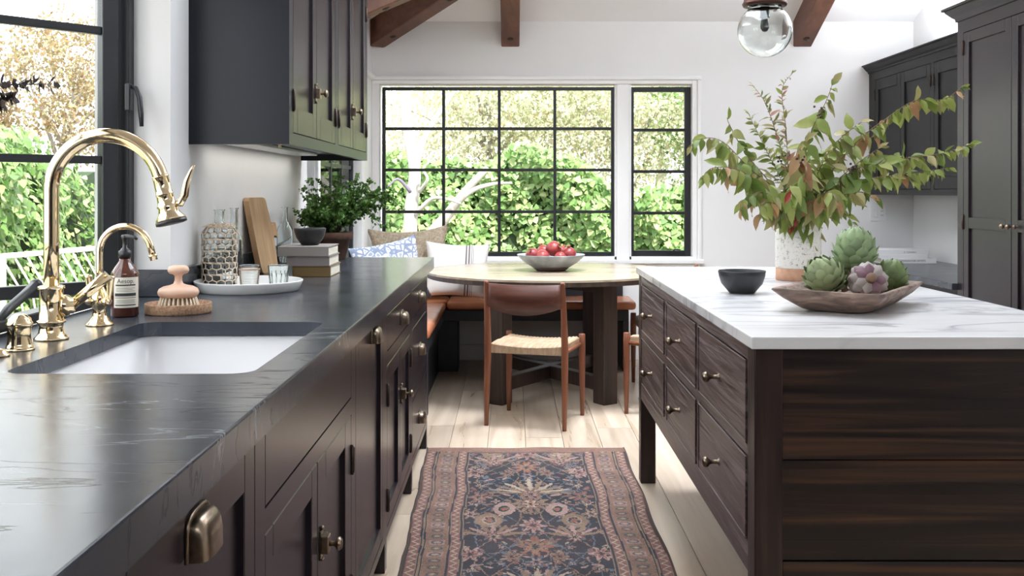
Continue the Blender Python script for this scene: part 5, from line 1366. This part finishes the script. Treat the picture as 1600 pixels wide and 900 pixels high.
def hedge(label, p0, p1, inward, top, n, size):
    p0, p1 = np.array(p0), np.array(p1); inw = np.array(inward, float)
    t = thing('ivy_hedge', label, 'hedge', tuple((p0+p1)/2)+(-.2,))
    u_ = rng.random(n); base = p0+(p1-p0)*u_[:,None]; L = np.linalg.norm(p1-p0)
    tp = top+.22*np.sin(u_*L*1.3)+.12*np.sin(u_*L*3.7+1)+.05*np.sin(u_*L*9)
    z = -.2+(tp+.2)*rng.random(n)**.85
    bulge = .16*np.sin(u_*L*2.1+z*1.7)+.12*np.sin(u_*L*4.3-z*3.1)+.07*np.sin(u_*L*9+z*6); depth = bulge+rng.uniform(-.13,.12,n)
    pos = np.concatenate([base+inw[None,:2]*depth[:,None], z[:,None]],1)
    nr = rng.normal(0,.45,(n,3))+np.array((inw[0],inw[1],.45))
    leaf_cloud('ivy_leaves', pos, nr, size, 'ivy', t)
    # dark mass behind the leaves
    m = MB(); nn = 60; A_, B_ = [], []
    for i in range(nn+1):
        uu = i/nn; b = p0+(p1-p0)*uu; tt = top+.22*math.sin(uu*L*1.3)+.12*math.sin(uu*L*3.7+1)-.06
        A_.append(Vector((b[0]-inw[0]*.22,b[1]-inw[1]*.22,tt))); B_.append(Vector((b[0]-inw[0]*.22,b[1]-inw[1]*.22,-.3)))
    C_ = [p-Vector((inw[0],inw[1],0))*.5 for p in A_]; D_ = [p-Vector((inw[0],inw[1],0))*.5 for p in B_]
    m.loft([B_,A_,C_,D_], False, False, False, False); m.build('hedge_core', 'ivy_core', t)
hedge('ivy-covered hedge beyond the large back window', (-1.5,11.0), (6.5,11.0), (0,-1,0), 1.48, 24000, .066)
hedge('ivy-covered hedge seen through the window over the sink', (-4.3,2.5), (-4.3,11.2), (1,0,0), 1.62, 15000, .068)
def foliage_tree(label, foot, crown_c, crown_r, n, size, mat, trunk_r=.09, bark='bark', seed=1, limbs=6):
    t = thing('garden_tree', label, 'tree', foot)
    f = Vector(foot); c = Vector(crown_c); r = random.Random(seed)
    P = smooth([f, f.lerp(c,.5)+Vector((r.uniform(-.2,.2),r.uniform(-.1,.1),0)), c]); MB().tube(P, [trunk_r*(1-.7*i/len(P)) for i in range(len(P))], 8).build('trunk', bark, t)
    for k in range(limbs):
        a = r.uniform(0,2*pi); q = f.lerp(c, r.uniform(.55,.95)); e_ = c+Vector((crown_r[0]*cos(a)*.8,crown_r[1]*sin(a)*.8,crown_r[2]*r.uniform(-.3,.8)))
        MB().tube(smooth([q,(q+e_)/2+Vector((0,0,.12)),e_]), [trunk_r*.35]*6+[trunk_r*.2]*5, 6).build('limb', bark, t)
    v_ = rng.normal(0,1,(n,3)); v_ /= np.linalg.norm(v_,axis=1,keepdims=True); rad = rng.random((n,1))**.45
    # leaves gathered in tufts
    tuft = rng.integers(0, max(n//45,1), n); tv = rng.normal(0,1,(max(n//45,1),3)); tv /= np.linalg.norm(tv,axis=1,keepdims=True); tv *= rng.random((len(tv),1))**.4
    pos = np.array(crown_c)+(tv[tuft]+.16*v_*rad)*np.array(crown_r)
    leaf_cloud('crown', pos, rng.normal(0,1,(n,3))+np.array((0,-.5,.5)), size, mat, t, 'leaf')
foliage_tree('yellow-green tree behind the hedge, at the left of the back window', (-.6,13.2,-.2), (-.3,12.9,2.35), (1.6,1.0,1.3), 20000, .055, 'yellowgreen', .08, seed=2)
foliage_tree('yellow-green tree behind the hedge, in the middle of the back window', (1.6,13.4,-.2), (1.4,13.1,2.25), (1.8,1.0,1.25), 20000, .055, 'yellowgreen', .08, seed=3)
foliage_tree('leafy green tree behind the hedge, beyond the narrow window', (3.6,13.2,-.2), (3.2,12.9,2.2), (1.7,1.0,1.35), 15000, .06, 'ivy', .08, seed=4)
foliage_tree('pale tree far behind, filling the top of the back window', (2.2,15.6,-.2), (2.2,15.4,3.4), (4.3,.9,1.6), 24000, .085, 'yellowgreen', .10, seed=5)
foliage_tree('autumn tree above the hedge outside the sink window', (-7.2,10.5,-.2), (-7.0,10.6,2.0), (1.3,3.0,.95), 30000, .06, 'autumn', .08, seed=6)
foliage_tree('autumn shrub behind the hedge, near the left edge of the sink window', (-6.6,8.6,-.2), (-6.6,8.6,1.95), (.9,2.0,.85), 24000, .055, 'autumn', .06, seed=7)
foliage_tree('thin tree rising highest outside the sink window', (-5.6,12.2,-.2), (-5.4,12.6,2.5), (1.0,1.2,1.0), 9000, .055, 'autumn', .07, seed=8)
# white barked tree in front of the hedge
t = thing('birch_tree', 'white barked tree with a leaning trunk outside the back window', 'tree', (-1.02,10.1,-.2))
def lim(name, px_, r0, r1, mat='bark'): 
    P = smooth([at(*q) for q in px_]); n = len(P); MB().tube(P, [r0+(r1-r0)*i/(n-1) for i in range(n)], 9).build(name, mat, t)
lim('trunk', [(640,530,10.1),(640,400,10.1),(642,330,10.1),(648,265,10.1),(634,190,10.15),(636,110,10.2)], .085, .045)
lim('trunk', [(642,440,10.1),(660,385,10.05),(700,335,10.0),(728,298,9.98),(762,262,9.95)], .075, .03)
lim('limb', [(648,265,10.1),(668,205,10.2),(705,150,10.3),(730,110,10.3)], .035,.015)
lim('limb', [(700,335,10.0),(735,300,9.9),(768,288,9.9),(800,286,9.9)], .03,.012)
lim('limb', [(650,335,10.05),(672,312,9.95),(694,310,9.9),(720,318,9.85)], .025,.01)
lim('limb', [(642,300,10.05),(622,280,10.0),(606,292,9.95)], .02,.008, 'grey_branch')
lim('limb', [(655,300,10.0),(668,280,9.9),(662,262,9.9),(690,240,9.9)], .02,.008)
# slatted garden seat outside the sink window
t = thing('garden_bench', 'weathered slatted garden bench back outside the sink window', 'bench', (-3.1,7.3,-.2))
MB().tube([(-3.3,6.6,.83),(-2.95,8.1,.83)], .018, 8).build('top_rail', 'weathered', t)
MB().tube([(-3.25,6.6,.38),(-2.9,8.1,.38)], .02, 8).build('bottom_rail', 'weathered', t)
for k in range(13):
    y = 6.62+.115*k; x = -3.3+.35*(y-6.6)/1.5; MB().tube([(x,y,.81),(x+.06,y+.10,.62),(x+.07,y+.16,.38)], .007, 6).build('slat', 'weathered', t)
for y in (6.62,8.05):
    x = -3.3+.35*(y-6.6)/1.5; MB().tube([(x,y,-.2),(x,y,.83)], .025, 8).build('leg', 'weathered', t)
MB().box(-3.3,-2.75,6.6,8.05,.2,.24).build('seat', 'weathered', t)
for q in ((-2.8,6.65),(-2.8,8.0)): MB().tube([(*q,-.2),(*q,.2)], .025, 8).build('leg', 'weathered', t)
